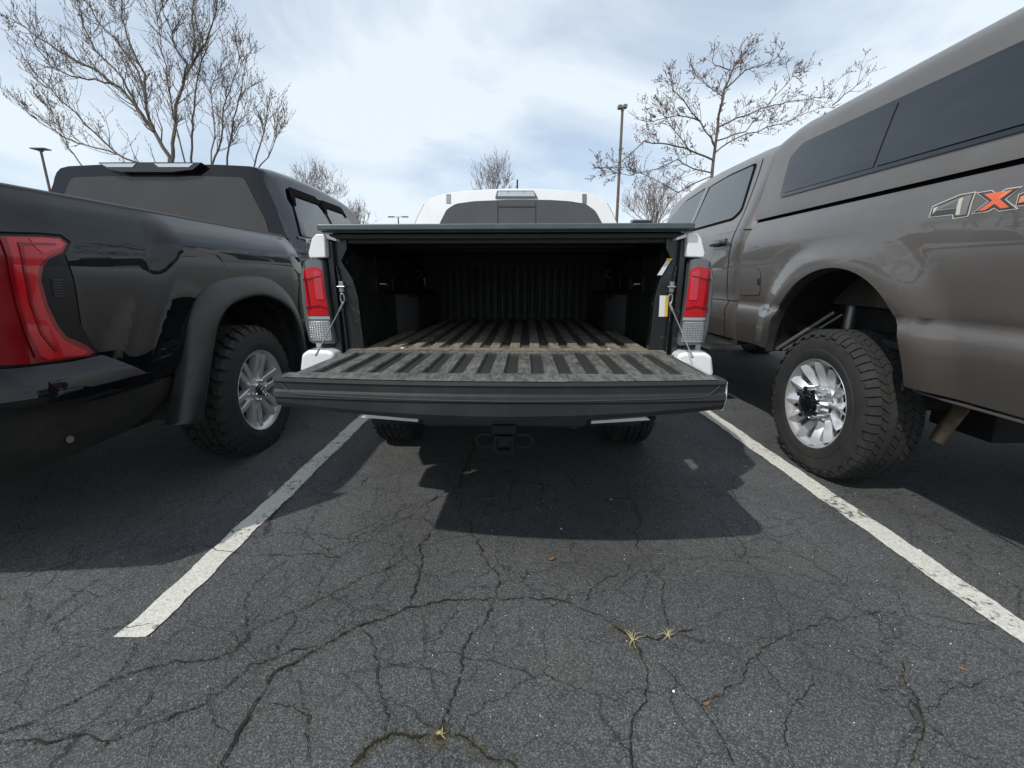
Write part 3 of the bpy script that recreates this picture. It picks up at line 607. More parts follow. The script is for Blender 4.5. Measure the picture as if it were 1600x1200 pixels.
# ------------------------------------------------------------------ the white pickup (centre)
W = empty('white_pickup', (-.047, 1.295, 0), R(-1.8), label='white pickup truck with its tailgate open, parked between the two white lines', cat='pickup truck')
wz = [(.5, .90), (.62, .93), (.78, .945), (.95, .94), (1.05, .925), (1.12, .905), (1.19, .86), (1.235, .80)]
WHC = 1.57   # rear wheel centre, from the lowered tailgate's edge
def xoW(y, z):
    x = crv(wz, z)
    t = max(0, .95-y)/.45; x -= .125*ss(t)
    d = math.hypot(y-WHC, z-.42); x += .03*ss(1-(d-.44)/.14) if z < 1.0 else 0
    return x
for sg in (-1, 1):
    S = side_surf(xoW, sg)
    out = [(.62, .79), (.555, .80), (.555, 1.215), (2.14, 1.235), (2.14, .48), (WHC+.46, .48)]+arc(WHC, .42, .44, 8, 172)+[(WHC-.46, .60), (.70, .62)]
    bs = patch('bed_side', out, S, M['white'], W, 0, .02)
    b = MB()  # wheel house lining
    b.lathe([(-.30, .47), (0, .46)], 30, 0, PI); v = [(sg*(.90+x), WHC+y, .42+z) for x, y, z in b.v]; b.v = v; b.build('wheel_housing', M['dark'], W)
    out = [(2.155, .42), (2.155, 1.06), (4.6, 1.04), (4.75, .95), (4.75, .42)]
    out = [(2.155, .42), (2.155, 1.2), (3.95, 1.14), (5.05, 1.05), (5.2, .8), (5.15, .5)]+arc(4.75, .42, .44, 8, 172)
    patch('front_side', out, side_surf(lambda y, z: crv(wz, z)*(1-.10*ss((y-4.6)/.7)), sg), M['white'], W, 0, .02)
# rear end of the bed: lamp pillars
for sg in (-1, 1):
    # white upper corner above the lamp
    o = [(sg*.707, 1.132), (sg*.702, 1.222), (sg*.738, 1.222), (sg*.756, 1.205), (sg*.776, 1.15), (sg*.773, 1.130)]
    b = MB().prism(o, .50, .62, 'y'); b.build('bed_corner', M['white'], W, bevel=.006)
    b = MB().prism([(sg*.665, 1.205), (sg*.707, 1.222), (sg*.707, 1.208), (sg*.665, 1.196)], .512, .56, 'y'); b.build('corner_trim', M['white'], W)
    # black pillar between lamp and box (faces backwards)
    jb = MB()
    jb.prism([(sg*.712, .70), (sg*.712, 1.21), (sg*.64, 1.215), (sg*.64, 1.17), (sg*.668, 1.12), (sg*.628, 1.05), (sg*.612, .98), (sg*.60, .70)], .555, .60, 'y')
    jb.prism([(sg*.712, .70), (sg*.712, 1.20), (sg*.69, 1.20), (sg*.69, 1.10), (sg*.685, .70)], .53, .556, 'y')
    jb.prism([(sg*.664, .72), (sg*.672, .98), (sg*.676, 1.06), (sg*.682, 1.1), (sg*.688, 1.1), (sg*.682, 1.055), (sg*.68, .98), (sg*.672, .72)], .538, .556, 'y')
    jamb = jb.build('pillar', M['jamb'], W, bevel=.005)
    # latch striker bolt
    s = MB(); s.box(sg*.672-.009, sg*.672+.009, .538, .552, .998, 1.04); s.tube([(sg*.672, .545, 1.02), (sg*.672, .52, 1.02)], .005, 8); s.tube([(sg*.648, .518, 1.02), (sg*.680, .518, 1.02)], .0035, 8)
    s.build('striker', M['steel'], jamb, bevel=.002)
    # lamp
    hb = MB()
    lamp_o = [(.72, .785), (.735, .90), (.742, 1.0), (.742, 1.128), (.80, 1.13), (.835, 1.115), (.858, 1.06), (.862, .95), (.857, .86), (.845, .79)]
    hb.prism([(sg*(.717+(a-.735)*.88), z) for a, z in lamp_o], .505, .70, 'y')
    lamp = hb.build('tail_lamp', M['smoke'], W, bevel=.012)
    fx = lambda a: .717+(a-.735)*.88
    def LS(a, z): return (sg*fx(a), .512-.012*(1-((a-.785)/.075)**2) + .09*ss((a-.815)/.05)*((a-.815)/.05 if a > .815 else 0), z)
    S = plane_surf(LS, (0, -1, 0))
    edge = rnd_poly([(.725, .79), (.738, .90), (.746, 1.0), (.746, 1.125), (.80, 1.128), (.838, 1.108), (.856, 1.05), (.860, .95), (.853, .86), (.842, .793)], .012, 3)
    patch('lamp_lens', edge, S, M['smoke'], lamp, .004, .006, .012)
    rp = rnd_poly([(.734, .905), (.739, .95), (.744, 1.085), (.775, 1.098), (.815, 1.092), (.838, 1.06), (.846, .96), (.842, .905)], .008, 3)
    patch('red_lens', rp, S, M['red'], lamp, .008, .005, .012)
    patch('pale_strip', rnd_poly([(.748, .97), (.751, 1.078), (.782, 1.086), (.781, .97)], .006, 2), S, M['redpale'], lamp, .0105, .003, .012)
    patch('dark_strip', rnd_poly([(.850, .91), (.852, .94), (.848, 1.05), (.852, 1.05), (.857, .95), (.854, .91)], .003, 2), S, M['reddark'], lamp, .0075, .003, .012)
    patch('frame_strip', [(.731, .890), (.733, .902), (.844, .902), (.842, .890)], S, M['clear'], lamp, .009, .005, .012)
    for ln in ([(.812, .93), (.818, 1.06), (.8205, 1.06), (.8145, .93)], [(.738, .935), (.740, .938), (.775, .948), (.842, .936), (.842, .933), (.775, .944)], [(.752, 1.06), (.754, 1.064), (.838, 1.048), (.838, 1.044)]):
        patch('lens_line', ln, S, M['reddark'], lamp, .012, .002, .012)
    cl = patch('clear_lens', rnd_poly([(.733, .803), (.736, .885), (.840, .885), (.832, .803)], .006, 2), S, M['clear'], lamp, .007, .004, .012)
    g = MB()
    for i in range(8):
        for j in range(8):
            a = .742+i*.0118; z = .812+j*.0094; p = Vector(LS(a, z)); y = p.y-.0095
            aq = fx(a); g.add([(sg*(aq-.005), y+.003, z-.0033), (sg*(aq+.005), y+.003, z-.0033), (sg*(aq+.005), y+.003, z+.0033), (sg*(aq-.005), y+.003, z+.0033), (sg*aq, y-.002, z)], [(0, 1, 4), (1, 2, 4), (2, 3, 4), (3, 0, 4)])
    g.build('reflector_facets', M['chrome'], lamp, smooth=False)
    # tailgate cable
    c = MB(); A = Vector((sg*.693, .548, .985)); B = Vector((sg*.725, .34, .765))
    if True:
        A = Vector((sg*.668, .54, .955)); B = Vector((sg*.690, .30, .775))
    c.tube([A, A+(B-A)*.16], .005, 8); c.tube([A+(B-A)*.16, B], .0025, 8); c.tube([B+(A-B)*.12, B], .004, 8)
    loop = [A+Vector((sg*.008*math.cos(t*PI/5), -.006, .018+.02*math.sin(t*PI/5))) for t in range(11)]; c.tube(loop, .0032, 6)
    c.build('tailgate_cable', M['steel'], W)
    # bumper corner
    o = [(sg*.69, .66), (sg*.69, .758), (sg*.72, .768), (sg*.80, .768), (sg*.828, .752), (sg*.840, .69), (sg*.83, .62), (sg*.78, .56), (sg*.60, .50), (sg*.60, .60), (sg*.69, .62)]
    be = MB().prism(o, .455, .66, 'y').build('bumper_end', M['white'], W, bevel=.016, seg=3)
    MB().prism([(sg*.36, .470), (sg*.36, .482), (sg*.58, .500), (sg*.60, .488)], .448, .50, 'y').build('lower_edge', M['white'], be)
    MB().lathe([(0, 0), (.004, .007), (.004, .011), (-.002, .012)], 16).build('parking_sensor', M['trim'], be, loc=(sg*.735, .452, .69), rz=-PI/2)
# stickers on the right pillar
MB().add([(.632, .5365+.015, .90), (.655, .5365+.015, .90), (.653, .5365+.015, .985), (.630, .5365+.015, .985)], [(0, 1, 2, 3)]).build('warning_sticker', M['sticker_w'], W, label='white sticker on the right pillar')
MB().add([(.655, .551, .90), (.667, .551, .90), (.665, .551, .985), (.653, .551, .985)], [(0, 1, 2, 3)]).build('yellow_sticker', M['sticker_y'], W, label='yellow edge sticker on the right pillar')
MB().add([(.613, .551, 1.065), (.632, .551, 1.065), (.662, .551, 1.12), (.644, .551, 1.12)], [(0, 1, 2, 3)]).build('upper_sticker', M['sticker_w'], W)
MB().add([(.644, .5505, 1.12), (.664, .5505, 1.12), (.668, .5505, 1.13), (.646, .5505, 1.13)], [(0, 1, 2, 3)]).build('yellow_sticker', M['sticker_y'], W)
# tailgate lying open
def ribs_profile(x0, x1, pitch, top, zt, zb):
    """cross-section (x, z) of a ribbed sheet"""
    P = [(x0, zt)]; n = int((x1-x0)/pitch); m = (x1-x0-n*pitch)/2; x = x0+m
    for i in range(n):
        P += [(x+pitch*(1-top)/2-.008, zt), (x+pitch*(1-top)/2, zb), (x+pitch*(1+top)/2-.008, zb), (x+pitch*(1+top)/2, zt)]; x += pitch
    P.append((x1, zt)); return P
tg = MB()
bow = lambda x: -.045*(1-(x/.68)**2)
prof = [(.50, .745), (.10, .745), (.09, .757), (.015, .760), (0, .757), (-.002, .748), (.003, .744), (.004, .722), (-.004, .716), (-.006, .700), (-.001, .694), (.000, .655), (.008, .640), (.03, .632), (.50, .655)]
rows = []
for i in range(33):
    x = -.685+1.37*i/32; e = 1-ss(abs(x)/.66*3-1.85)*.0
    cz = -.030*(x/.68)**2
    r = []
    for j, (y, z) in enumerate(prof):
        yy = y+(bow(x) if y < .2 else 0)
        if j >= 9: z = z-cz*.95 if j >= 11 else z
        if j in (9, 10): z = z
        # groove lines rise to the corner
        k = ss((abs(x)-.60)/.06)
        if j in (7, 8): z = z+k*.0
        r.append((x, yy, z))
    rows.append(r)
tg.grid(rows, closev=True)
tg.f.append(list(range(len(prof)))); tg.m.append(0); tg.f.append([32*len(prof)+i for i in range(len(prof))]); tg.m.append(0)
tail = tg.build('tailgate', M['plastic'], W, sharp=20)
# moulded lines on the edge trim
b = MB()
for z, th in ((.712, .0016),):
    pts = [(-.662, bow(.662)-.001, .742), (-.63, bow(.63)-.003, .715)]+[(x, bow(x)-.0065, z-.008+(.008*(abs(x)/.6)**2)) for x in [(-.6+1.2*i/24) for i in range(25)]]+[(.63, bow(.63)-.003, .715), (.662, bow(.662)-.001, .742)]
    b.tube(pts, .0017, 5)
b.build('trim_line', mat('worn trim edge', (.04, .04, .04), .5), tail)
for sg in (1,): MB().prism([(.01, .752), (.47, .745), (.47, .67), (.02, .66), (.004, .70)], sg*.686, sg*.691).build('tailgate_skin', M['white'], tail)
b = MB(); P = ribs_profile(-.645, .645, .088, .46, .760, .748)
ya, yb = .075, .475
b.grid([[(x*1.0, y, z) for x, z in P] for y in (ya, yb)]); b.box(-.645, .645, .068, .0748, .747, .7602); b.box(-.645, .645, .4752, .487, .747, .7602)
b.grid([[(x, bow(x)+.006, .7605), (x, (bow(x)+.07)*.5+.02, .763), (x, .0685, .7606)] for x in [-.66+1.32*i/24 for i in range(25)]])
b.build('tailgate_liner', M['floor'], tail, sharp=20)
for sg in (-1, 1): MB().tube([(sg*.66, .505, .735), (sg*.70, .505, .735)], .014, 10).build('hinge', M['steel'], tail)
# load bed
b = MB(); P = ribs_profile(-.60, .60, .088, .46, .760, .748)
b.grid([[(x, y, z) for x, z in P] for y in (.60, 2.04)])
b.grid([[(x, y, .7605+ .0*x) for x in [-.66+.066*i for i in range(21)]] for y in (.515, .60)])
b.box(-.66, .66, .50, .5145, .60, .7595)
b.build('bed_floor', M['floor'], W, sharp=20)
b = MB(); P = ribs_profile(-.60, .60, .055, .30, 0, .012)
b.grid([[(x, 2.04+d, z) for x, d in P] for z in (.75, 1.13)]); b.box(-.72, .72, 2.055, 2.08, .7, 1.2362); b.box(-.70, .70, 2.02, 2.054, 1.13, 1.22)
b.build('bed_front_wall', M['liner'], W, sharp=20)
for sg in (-1, 1):
    b = MB(); rows = []
    for i in range(31):
        y = .60+1.45*i/30
        wv = ss((y-1.15)/.12)*ss((2.0-y)/.12)
        rows.append([(sg*(.655-wv*.12), y, .745), (sg*(.655-wv*.12), y, .745+.20), (sg*(.655-wv*.10), y, .965), (sg*.668, y, .985), (sg*.672, y, 1.05), (sg*.66, y, 1.06), (sg*.665, y, 1.15), (sg*.70, y, 1.17), (sg*.71, y, 1.222)])
    b.grid(rows)
    for k in range(5): b.box(min(sg*.66, sg*.675), max(sg*.66, sg*.675), .68+k*.28, .70+k*.28, .99, 1.16)
    bw = b.build('bed_wall', M['liner'], W, sharp=25)
    hk = MB(); hk.tube([(sg*.655, 1.75, 1.10), (sg*.625, 1.75, 1.10), (sg*.615, 1.75, 1.075), (sg*.63, 1.75, 1.055), (sg*.65, 1.75, 1.06)], .005, 6); hk.build('tie_down_hook', M['steel'], bw)
    hk = MB(); hk.tube([(sg*.655, 1.05, 1.02), (sg*.63, 1.05, 1.02), (sg*.63, .99, 1.025), (sg*.655, .98, 1.025)], .004, 6); hk.build('tie_down_hook', M['steel'], bw)
sh = [(.651, .70), (.651, .75)]
MB().add([(.650, .66, .84), (.650, .70, .84), (.650, .715, .87), (.650, .715, .90), (.650, .65, .90), (.650, .65, .86)], [(0, 1, 2, 3, 4, 5)]).build('shield_sticker', M['sticker_w'], W)
MB().add([(.6495, .65, .90), (.6495, .715, .90), (.6495, .715, .915), (.6495, .65, .915)], [(0, 1, 2, 3)]).build('yellow_sticker', M['sticker_y'], W)
for x, y in ((-.40, .62), (.40, .62), (.0, 1.6)): pass
for x, y in ((-.44, .585), (.445, .585)):
    MB().tube([(x, y, .7605), (x, y, .766)], [.021, .016], 16).build('floor_bolt', M['steel'], W)
# tonneau cover
b = MB(); b.box(-.718, .718, .47, .50, 1.232, 1.255); b.box(-.718, .718, .50, .515, 1.226, 1.2545)
tc_ = b.build('tonneau_cover', M['rail'], W, bevel=.005)
MB().box(-.715, .715, .516, 2.12, 1.236, 1.252).build('cover_sheet', M['plastic'], tc_, bevel=.003)
b = MB(); b.box(-.70, .70, .53, .56, 1.205, 1.225); b.box(-.70, .70, .565, .60, 1.19, 1.235); [b.box(-.69, .69, y, y+.05, 1.215, 1.2355) for y in (.95, 1.3, 1.65)]
b.build('cover_frame', M['plastic'], tc_, bevel=.004)
for sg in (-1, 1): MB().box(min(sg*.69, sg*.765), max(sg*.69, sg*.765), .62, 2.13, 1.222, 1.236).build('bed_rail', M['plastic'], W, bevel=.004)
# bumper and hitch
b = MB(); b.prism([(-.62, .56), (-.60, .505), (-.36, .488), (-.335, .445), (.335, .445), (.36, .488), (.60, .505), (.62, .56), (.62, .68), (-.62, .68)], .46, .60, 'y'); b.build('rear_bumper', M['plastic'], W, bevel=.012)
h = MB(); h.box(-.032, .032, .42, .62, .352, .358); h.box(-.032, .032, .42, .62, .410, .416); h.box(-.032, -.026, .42, .62, .358, .410); h.box(.026, .032, .42, .62, .358, .410)
h.box(-.038, .038, .415, .43, .346, .352); h.box(-.038, .038, .415, .43, .416, .422); h.box(-.038, -.032, .415, .43, .346, .422); h.box(.032, .038, .415, .43, .346, .422)
h.tube([(-.6, .60, .44), (.6, .60, .44)], .03, 12); h.box(-.05, .05, .44, .6, .422, .46)
hitch = h.build('tow_hitch', M['dark'], W, bevel=.002)
MB().box(-.025, .025, .44, .5, .359, .409).build('receiver_plug', M['trim'], hitch)
for sg in (-1, 1):
    pts = [(sg*(.055+.0), .45, .418)]+[(sg*(.085+.035*math.sin(t)), .45, .392+.028*math.cos(t)) for t in [0, .5, 1, 1.6, 2.2, 2.7, 3.1]]+[(sg*.05, .45, .37)]
    MB().tube(pts, .0055, 8).build('chain_loop', M['dark'], hitch)
b = MB(); b.tube([(-.40, .75, .40), (.40, .75, .40)], .04, 12); b.box(-.5, -.42, .6, 4.8, .42, .54); b.box(.42, .5, .6, 4.8, .42, .54); b.tube([(-.75, WHC, .37), (.75, WHC, .37)], .045, 14); b.box(-.14, .14, WHC-.13, WHC+.13, .26, .5); b.box(-.62, .62, .62, 2.1, .60, .64); b.box(-.78, .78, 2.2, 4.5, .45, .55)
b.build('chassis', M['dark'], W, bevel=.01)
b = MB(); b.tube([(.30, .55, .44), (.30, .9, .44), (.28, 1.8, .46), (.2, 2.6, .42)], .03, 12); b.build('exhaust', M['rust'], W)
for sg in (-1, 1):
    wheel(W, (sg*.875, WHC, .365), 0 if sg > 0 else PI, 'white', 3); wheel(W, (sg*.875, 4.75, .365), 0 if sg > 0 else PI, 'white', 4)
# cab
def cabW(y):
    zr = crv([(2.2, 1.655), (2.32, 1.70), (2.5, 1.735), (2.8, 1.765), (3.2, 1.775), (3.7, 1.74), (3.95, 1.69)], y)
    sh = 1-.08*ss((y-3.3)/.7)
    return [(.87, 1.18), (.855, 1.25), (.78*1, 1.42), (.735, 1.52), (.69*sh, 1.60), (.655*sh, zr-.075), (.615*sh, zr-.04), (.56*sh, zr-.02), (.42*sh, zr-.004), (.2, zr+.008), (0, zr+.012)]
secs = []
for y in (2.17, 2.2, 2.24, 2.3, 2.4, 2.6, 2.9, 3.3, 3.6, 3.9):
    s = cabW(y); yo = lambda z: y
    # rear glass plane leans forward towards the roof
    def yy(x, z):
        return max(y, 2.17+(z-1.18)*.22-.03*(1-(x/.8)**2))
    secs.append([(x, yy(x, z), z) for x, z in s]+[(-x, yy(x, z), z) for x, z in s[::-1][1:]])
b = MB(); b.grid(secs); cab = b.build('cab', M['white'], W, sharp=40)
SR = plane_surf(lambda x, z: (x, 2.17+(z-1.18)*.22-.03*(1-(x/.8)**2), z), (0, -1, 0))
back = [(.86, 1.19), (.775, 1.42), (.73, 1.52), (.685, 1.60), (.64, 1.64), (.56, 1.665), (.42, 1.68), (.2, 1.69), (0, 1.692)]
patch('cab_back', [(x, z) for x, z in back]+[(-x, z) for x, z in back[::-1][1:]], SR, M['white'], W, .002, .01)
gl = H(W, SR, [(683, 365), (687, 350), (698, 328), (712, 319), (740, 315), (800, 312.5), (860, 313), (890, 315), (915, 319), (930, 330), (941, 350), (944, 365)])
gl = gl[::-1]
win = patch('rear_window', rnd_poly(gl, .02), SR, M['glass_white'], W, .008, .01)
for i, x0 in enumerate((778, 837)):
    patch('window_seal', H(W, SR, [(x0-.9, 316), (x0+.9, 316), (x0+.9, 365), (x0-.9, 365)]), SR, M['trim'], win, .010, .002)
patch('window_seal', H(W, SR, [(777, 322.5), (838, 322.5), (838, 325), (777, 325)]), SR, M['trim'], win, .0105, .002)
patch('sliding_pane', H(W, SR, [(779.5, 326), (835.5, 326), (835.5, 365), (779.5, 365)]), SR, M['glass_white'], win, .0095, .002)
def SRF(x, z): return (x, 2.17+(z-1.18)*.22-.03*(1-(x/.8)**2), z)
hb = patch('brake_lamp', H(W, SR, [(777, 299), (834, 299), (840, 310), (774, 310)]), SR, M['smoke'], W, .014, .018)
for a, c in ((778.5, 793.5), (795, 818), (819.5, 834)): patch('lamp_lens', H(W, SR, [(a, 300.5), (c, 300.5), (c+1.5, 308), (a-1, 308)]), SR, M['clear'], hb, .017, .002)
for x in (701, 913): # grey strips where the roof is welded
    patch('roof_strip', H(W, SR, [(x-3.4, 303.5), (x+3.4, 303.5), (x+3.4, 318), (x-3.4, 318)]), SR, M['alloy_dark'], W, .006, .006)
b = MB(); b.prism([(2.95, 1.775), (3.07, 1.775), (3.068, 1.82), (3.055, 1.915), (3.04, 1.925), (3.0, 1.85)], -.008, .008); b.build('antenna', M['trim'], W, loc=(.0, 0, 0), bevel=.004)
for sg in (-1, 1):
    SG = side_surf(lambda y, z: interp([(1.18, .87), (1.25, .855), (1.42, .78), (1.52, .735), (1.6, .69)], z), sg)
    patch('side_window', rnd_poly([(2.42, 1.24), (2.5, 1.56), (2.95, 1.60), (2.98, 1.24)], .03), SG, M['glass'], W, .004, .004)
    patch('side_window', rnd_poly([(3.04, 1.24), (3.02, 1.60), (3.45, 1.56), (3.9, 1.24)], .03), SG, M['glass'], W, .004, .004)
b = MB(); b.grid([[(-.62, 3.85, 1.66), (.62, 3.85, 1.66)], [(-.78, 4.45, 1.17), (.78, 4.45, 1.17)]]); b.build('windscreen', M['glass'], W)
b = MB(); b.grid([[(x, y, z-.10*(x/.85)**4) for x in [-.85+.17*i for i in range(11)]] for y, z in ((3.9, 1.20), (4.4, 1.16), (4.9, 1.10), (5.15, 1.0), (5.22, .8), (5.2, .45))]); b.build('bonnet', M['white'], W)

# ------------------------------------------------------------------ the black pickup (left)
B = empty('black_pickup', (-2.57, 1.25, 0), label='black pickup truck with wide wheel flare, left of the white pickup', cat='pickup truck')
bz = [(.45, .90), (.58, .955), (.70, .99), (.82, 1.000), (.95, 1.008), (1.05, 1.012), (1.12, 1.008), (1.18, .996), (1.24, .975), (1.30, .945), (1.345, .915)]
BW = 1.41
bz2 = [(.45, .91), (.58, .965), (.70, 1.008), (.85, 1.024), (.98, 1.034), (1.08, 1.039), (1.16, 1.040), (1.205, 1.034), (1.245, 1.012), (1.30, .965), (1.345, .915)]
def xoB(y, z):
    wq = ss((y-.66-.5*(z-1.05))/.16)*ss((2.25-y)/.35)
    x = crv(bz, z)*(1-wq)+crv(bz2, z)*wq
    if y < .42:
        t = (.42-y)/.42; x -= .045*t*t+.16*max(0, t-.55)**2*3.0
    # character line: slight outward shoulder towards the wheel
    return x
LIP = side_surf(lambda y, z: 1.078, 1)   # plane of the flare's outer lip
BA = H(B, LIP, [(318,660),(326,605),(334,549),(347,497),(373,471),(416,463),(455,486),(472,532),(477,580),(478,630)])
BO = H(B, side_surf(lambda y, z: 1.058, 1), [(276,664),(287,648),(300,567),(308,489),(332,445),(381,430),(429,436),(463,472),(478,530),(485,600)])
def smoothpath(P, n=5):
    xs = []; m = len(P)
    for i in range(m-1):
        p0, p1, p2, p3 = (Vector(P[max(i-1, 0)]), Vector(P[i]), Vector(P[i+1]), Vector(P[min(i+2, m-1)]))
        for k in range(n):
            t = k/n; xs.append(.5*((2*p1)+(p2-p0)*t+(2*p0-5*p1+4*p2-p3)*t*t+(3*p1-p0-3*p2+p3)*t**3))
    xs.append(Vector(P[-1])); return [tuple(p) for p in xs]
for sg in (1, -1):
    S = side_surf(xoB, sg)
    ar = smoothpath(BA[1:-1])
    ar = smoothpath([(p[0]*.5+q[0]*.5, p[1]*.5+q[1]*.5) for p, q in zip(BA[2:-1], BO[2:-1])])
    out = [(.03, .70), (.03, 1.34), (2.12, 1.345), (2.12, .52), (ar[-1][0]+.03, .50)]+ar[::-1]+[(ar[0][0]-.03, .62), (.55, .615), (.36, .68)]
    patch('bed_side', out, S, M['black'], B, 0, .02, .03)
    # rail cap
    rb = MB(); rows = []
    for i in range(22):
        y = .03+2.09*i/21; x = xoB(y, 1.345)
        rows.append([(sg*(x+.004), y, 1.338), (sg*(x+.002), y, 1.350), (sg*(x-.015), y, 1.358), (sg*(x-.07), y, 1.360), (sg*(x-.085), y, 1.352), (sg*(x-.085), y, 1.2)])
    rb.grid(rows); rb.build('bed_rail', M['plastic'], B)
    # flare
    fl = MB(); pth = smoothpath(BA, 6); pto = smoothpath(BO, 6); rows = []
    for p, q in zip(pth, pto):
        P = Vector(p); Q = Vector(q); r_ = []
        for t, x in ((.05, .90), (.0, 1.05), (.0, 1.074), (.06, 1.080), (.16, 1.082), (.45, 1.078), (.75, 1.066), (.93, 1.046), (1.0, 1.03), (1.0, .985)):
            k = P.lerp(Q, t); r_.append((sg*x, k.x, k.y))
        rows.append(r_)
    fl.grid(rows); fl.build('wheel_flare', M['flare'], B, sharp=50)
    b = MB(); b.grid([[(sg*(1.0), p[0], p[1]), (sg*.60, p[0], p[1]+.03)] for p in pth]); b.grid([[(sg*.62, .7, .3), (sg*.62, 2.1, .3)], [(sg*.62, .7, 1.1), (sg*.62, 2.1, 1.1)]]); b.build('wheel_housing', M['dark'], B)
# tail lamp on the side facing the lens, and its twin
for sg in (1, -1):
    S = side_surf(xoB, sg); SP = side_surf(xoB, 1)
    ol = H(B, SP, [(-40, 366), (0, 366), (60, 367), (92, 370), (108, 381), (98, 400), (112, 440), (122, 505), (150, 548), (146, 556), (90, 566), (20, 575), (-60, 575)])
    ol = [(max(a, .02), b) for a, b in ol]
    oc = (sum(p[0] for p in ol)/len(ol), sum(p[1] for p in ol)/len(ol))
    patch('lamp_gap', [(max(.02, p[0]+(.010 if p[0] > oc[0] else 0)), p[1]+(.008 if p[1] > oc[1] else -.012)) for p in ol], S, M['seam'], B, .0015, .004, .03)
    lamp = patch('tail_lamp', ol, S, M['lampdark'], B, .006, .01, .03)
    rd = H(B, SP, [(-30, 370), (0, 370), (60, 371), (90, 373), (101, 382), (94, 396), (74, 404), (63, 417), (60, 438), (70, 475), (86, 508), (100, 526), (118, 533), (132, 540), (143, 550), (135, 556), (86, 563), (35, 569), (-50, 572)])
    rd = [(max(a, .025), b) for a, b in rd]
    patch('red_lens', rd, S, M['reddark'], lamp, .010, .006, .02)
    rb_ = H(B, SP, [(3, 372), (60, 373), (88, 375), (97, 383), (90, 393), (68, 402), (56, 415), (53, 440), (64, 480), (80, 513), (96, 532), (114, 541), (133, 549), (128, 554), (70, 562), (58, 556), (40, 520), (24, 470), (16, 430), (12, 400)])
    patch('light_tube', rb_, S, M['red'], lamp, .0130, .004, .02)
    patch('pale_strip', H(B, SP, [(40, 374), (86, 376), (94, 383), (88, 389), (62, 397), (50, 388)]), S, M['redpale'], lamp, .0150, .003, .02)
    for ln in ([(-6, 372), (3, 372), (12, 400), (16, 430), (24, 470), (40, 520), (58, 557), (50, 559), (34, 522), (19, 470), (10, 430), (5, 400)], [(22, 380), (80, 382), (82, 385), (30, 384), (34, 420), (44, 470), (62, 520), (84, 547), (80, 549), (58, 522), (40, 472), (30, 420)]):
        patch('lens_line', H(B, SP, ln), S, M['reddark'], lamp, .0165, .002, .02)
    for k in range(7):
        y0 = 436+k*4.2; patch('vent_rib', H(B, SP, [(77+k*.6, y0), (93+k*.6, y0+.6), (93+k*.6, y0+2.2), (77+k*.6, y0+1.8)]), S, M['plastic'], lamp, .0095, .003, .03)
    # bumper under the lamp
    bp = H(B, SP, [(-80, 583), (20, 578), (100, 568), (150, 557), (222, 594), (120, 622), (60, 632), (-80, 640)])
    bp = [(max(a, -.02), b) for a, b in bp]
    def xoBB(y, z): return xoB(y, .80)-.012+crv([(.60, .052), (.66, .068), (.70, .062), (.76, .03), (.80, .0)], z)
    patch('rear_bumper', rnd_poly(bp, .01, 2), side_surf(xoBB, sg), M['black'], B, .012, .03, .03)
    lo = [(.02, .655), (.33, .665), (.50, .612), (.84, .600), (.74, .47), (.62, .40), (.05, .36)]
    patch('lower_valance', lo, side_surf(lambda y, z: crv([(.3, .80), (.5, .93), (.66, .975)], z)-.05*ss((.3-y)/.3), sg), M['dark'], B, 0, .02, .05)
    MB().lathe([(.004, 0), (.004, .012), (-.001, .014)], 16).build('parking_sensor', M['lamphead'], B, loc=(sg*.925, .30, .47), rz=0 if sg > 0 else PI)
b = MB(); rows = []
for i in range(15):
    x = -.96+1.92*i/14; yb = -.06*(1-(x/.96)**2)
    rows.append([(x, .03+yb, 1.34), (x, .01+yb, 1.2), (x, .02+yb, .76), (x, -.06+yb, .74), (x, -.08+yb, .66), (x, -.07+yb, .5), (x, 0+yb, .42)])
b.grid(rows); b.build('tailgate', M['black'], B, sharp=40)
MB().box(-.86, .86, .06, 2.1, 1.325, 1.345).build('bed_cover', M['plastic'], B, bevel=.005)
b = MB(); b.box(-.75, .75, .1, 5.6, .45, .6); b.tube([(-.8, BW, .4), (.8, BW, .4)], .05, 12); b.box(-.16, .16, BW-.15, BW+.15, .25, .5); b.box(-.9, .9, 2.1, 5.4, .42, .6); b.box(-.93, .93, 2.0, 2.1, .5, 1.3)
b.build('chassis', M['dark'], B, bevel=.01)
for sg in (1, -1):
    wheel(B, (sg*1.03, BW, .378), 0 if sg > 0 else PI, 'black', 8); wheel(B, (sg*1.03, 5.05, .378), 0 if sg > 0 else PI, 'black', 9)
# cab
def xcB(y, z): # half-width of the cab
    x = crv([(.5, .97), (.8, 1.0), (1.05, 1.0), (1.25, .975), (1.36, .935), (1.5, .885), (1.65, .825), (1.78, .765)], z)
    return x*(1-.06*ss((y-4.2)/1.0))-.02*ss((2.45-y)/.3)
zB = lambda y: crv([(2.2, 1.84), (2.45, 1.875), (2.9, 1.90), (3.4, 1.90), (3.9, 1.86), (4.2, 1.80)], y)
def yB(x, z): return 2.14+(z-1.3)*.22-.04*(1-(x/.9)**2)
secs = []
for y in (2.14, 2.18, 2.24, 2.32, 2.45, 2.7, 3.0, 3.4, 3.8, 4.1):
    zr = zB(y); s = [(xcB(y, z), z) for z in (1.0, 1.1, 1.2, 1.28, 1.36, 1.45, 1.55, 1.65, zr-.12)]
    e = s[-1][0]; s += [(e-.014, zr-.075), (e-.030, zr-.040), (e-.058, zr-.016), (e-.12, zr-.002), (e-.35, zr+.008), (0, zr+.012)]
    secs.append([(x, max(y, yB(x, z)), z) for x, z in s]+[(-x, max(y, yB(x, z)), z) for x, z in s[::-1][1:]])
b = MB(); b.grid(secs); b.build('cab', M['black'], B, sharp=45)
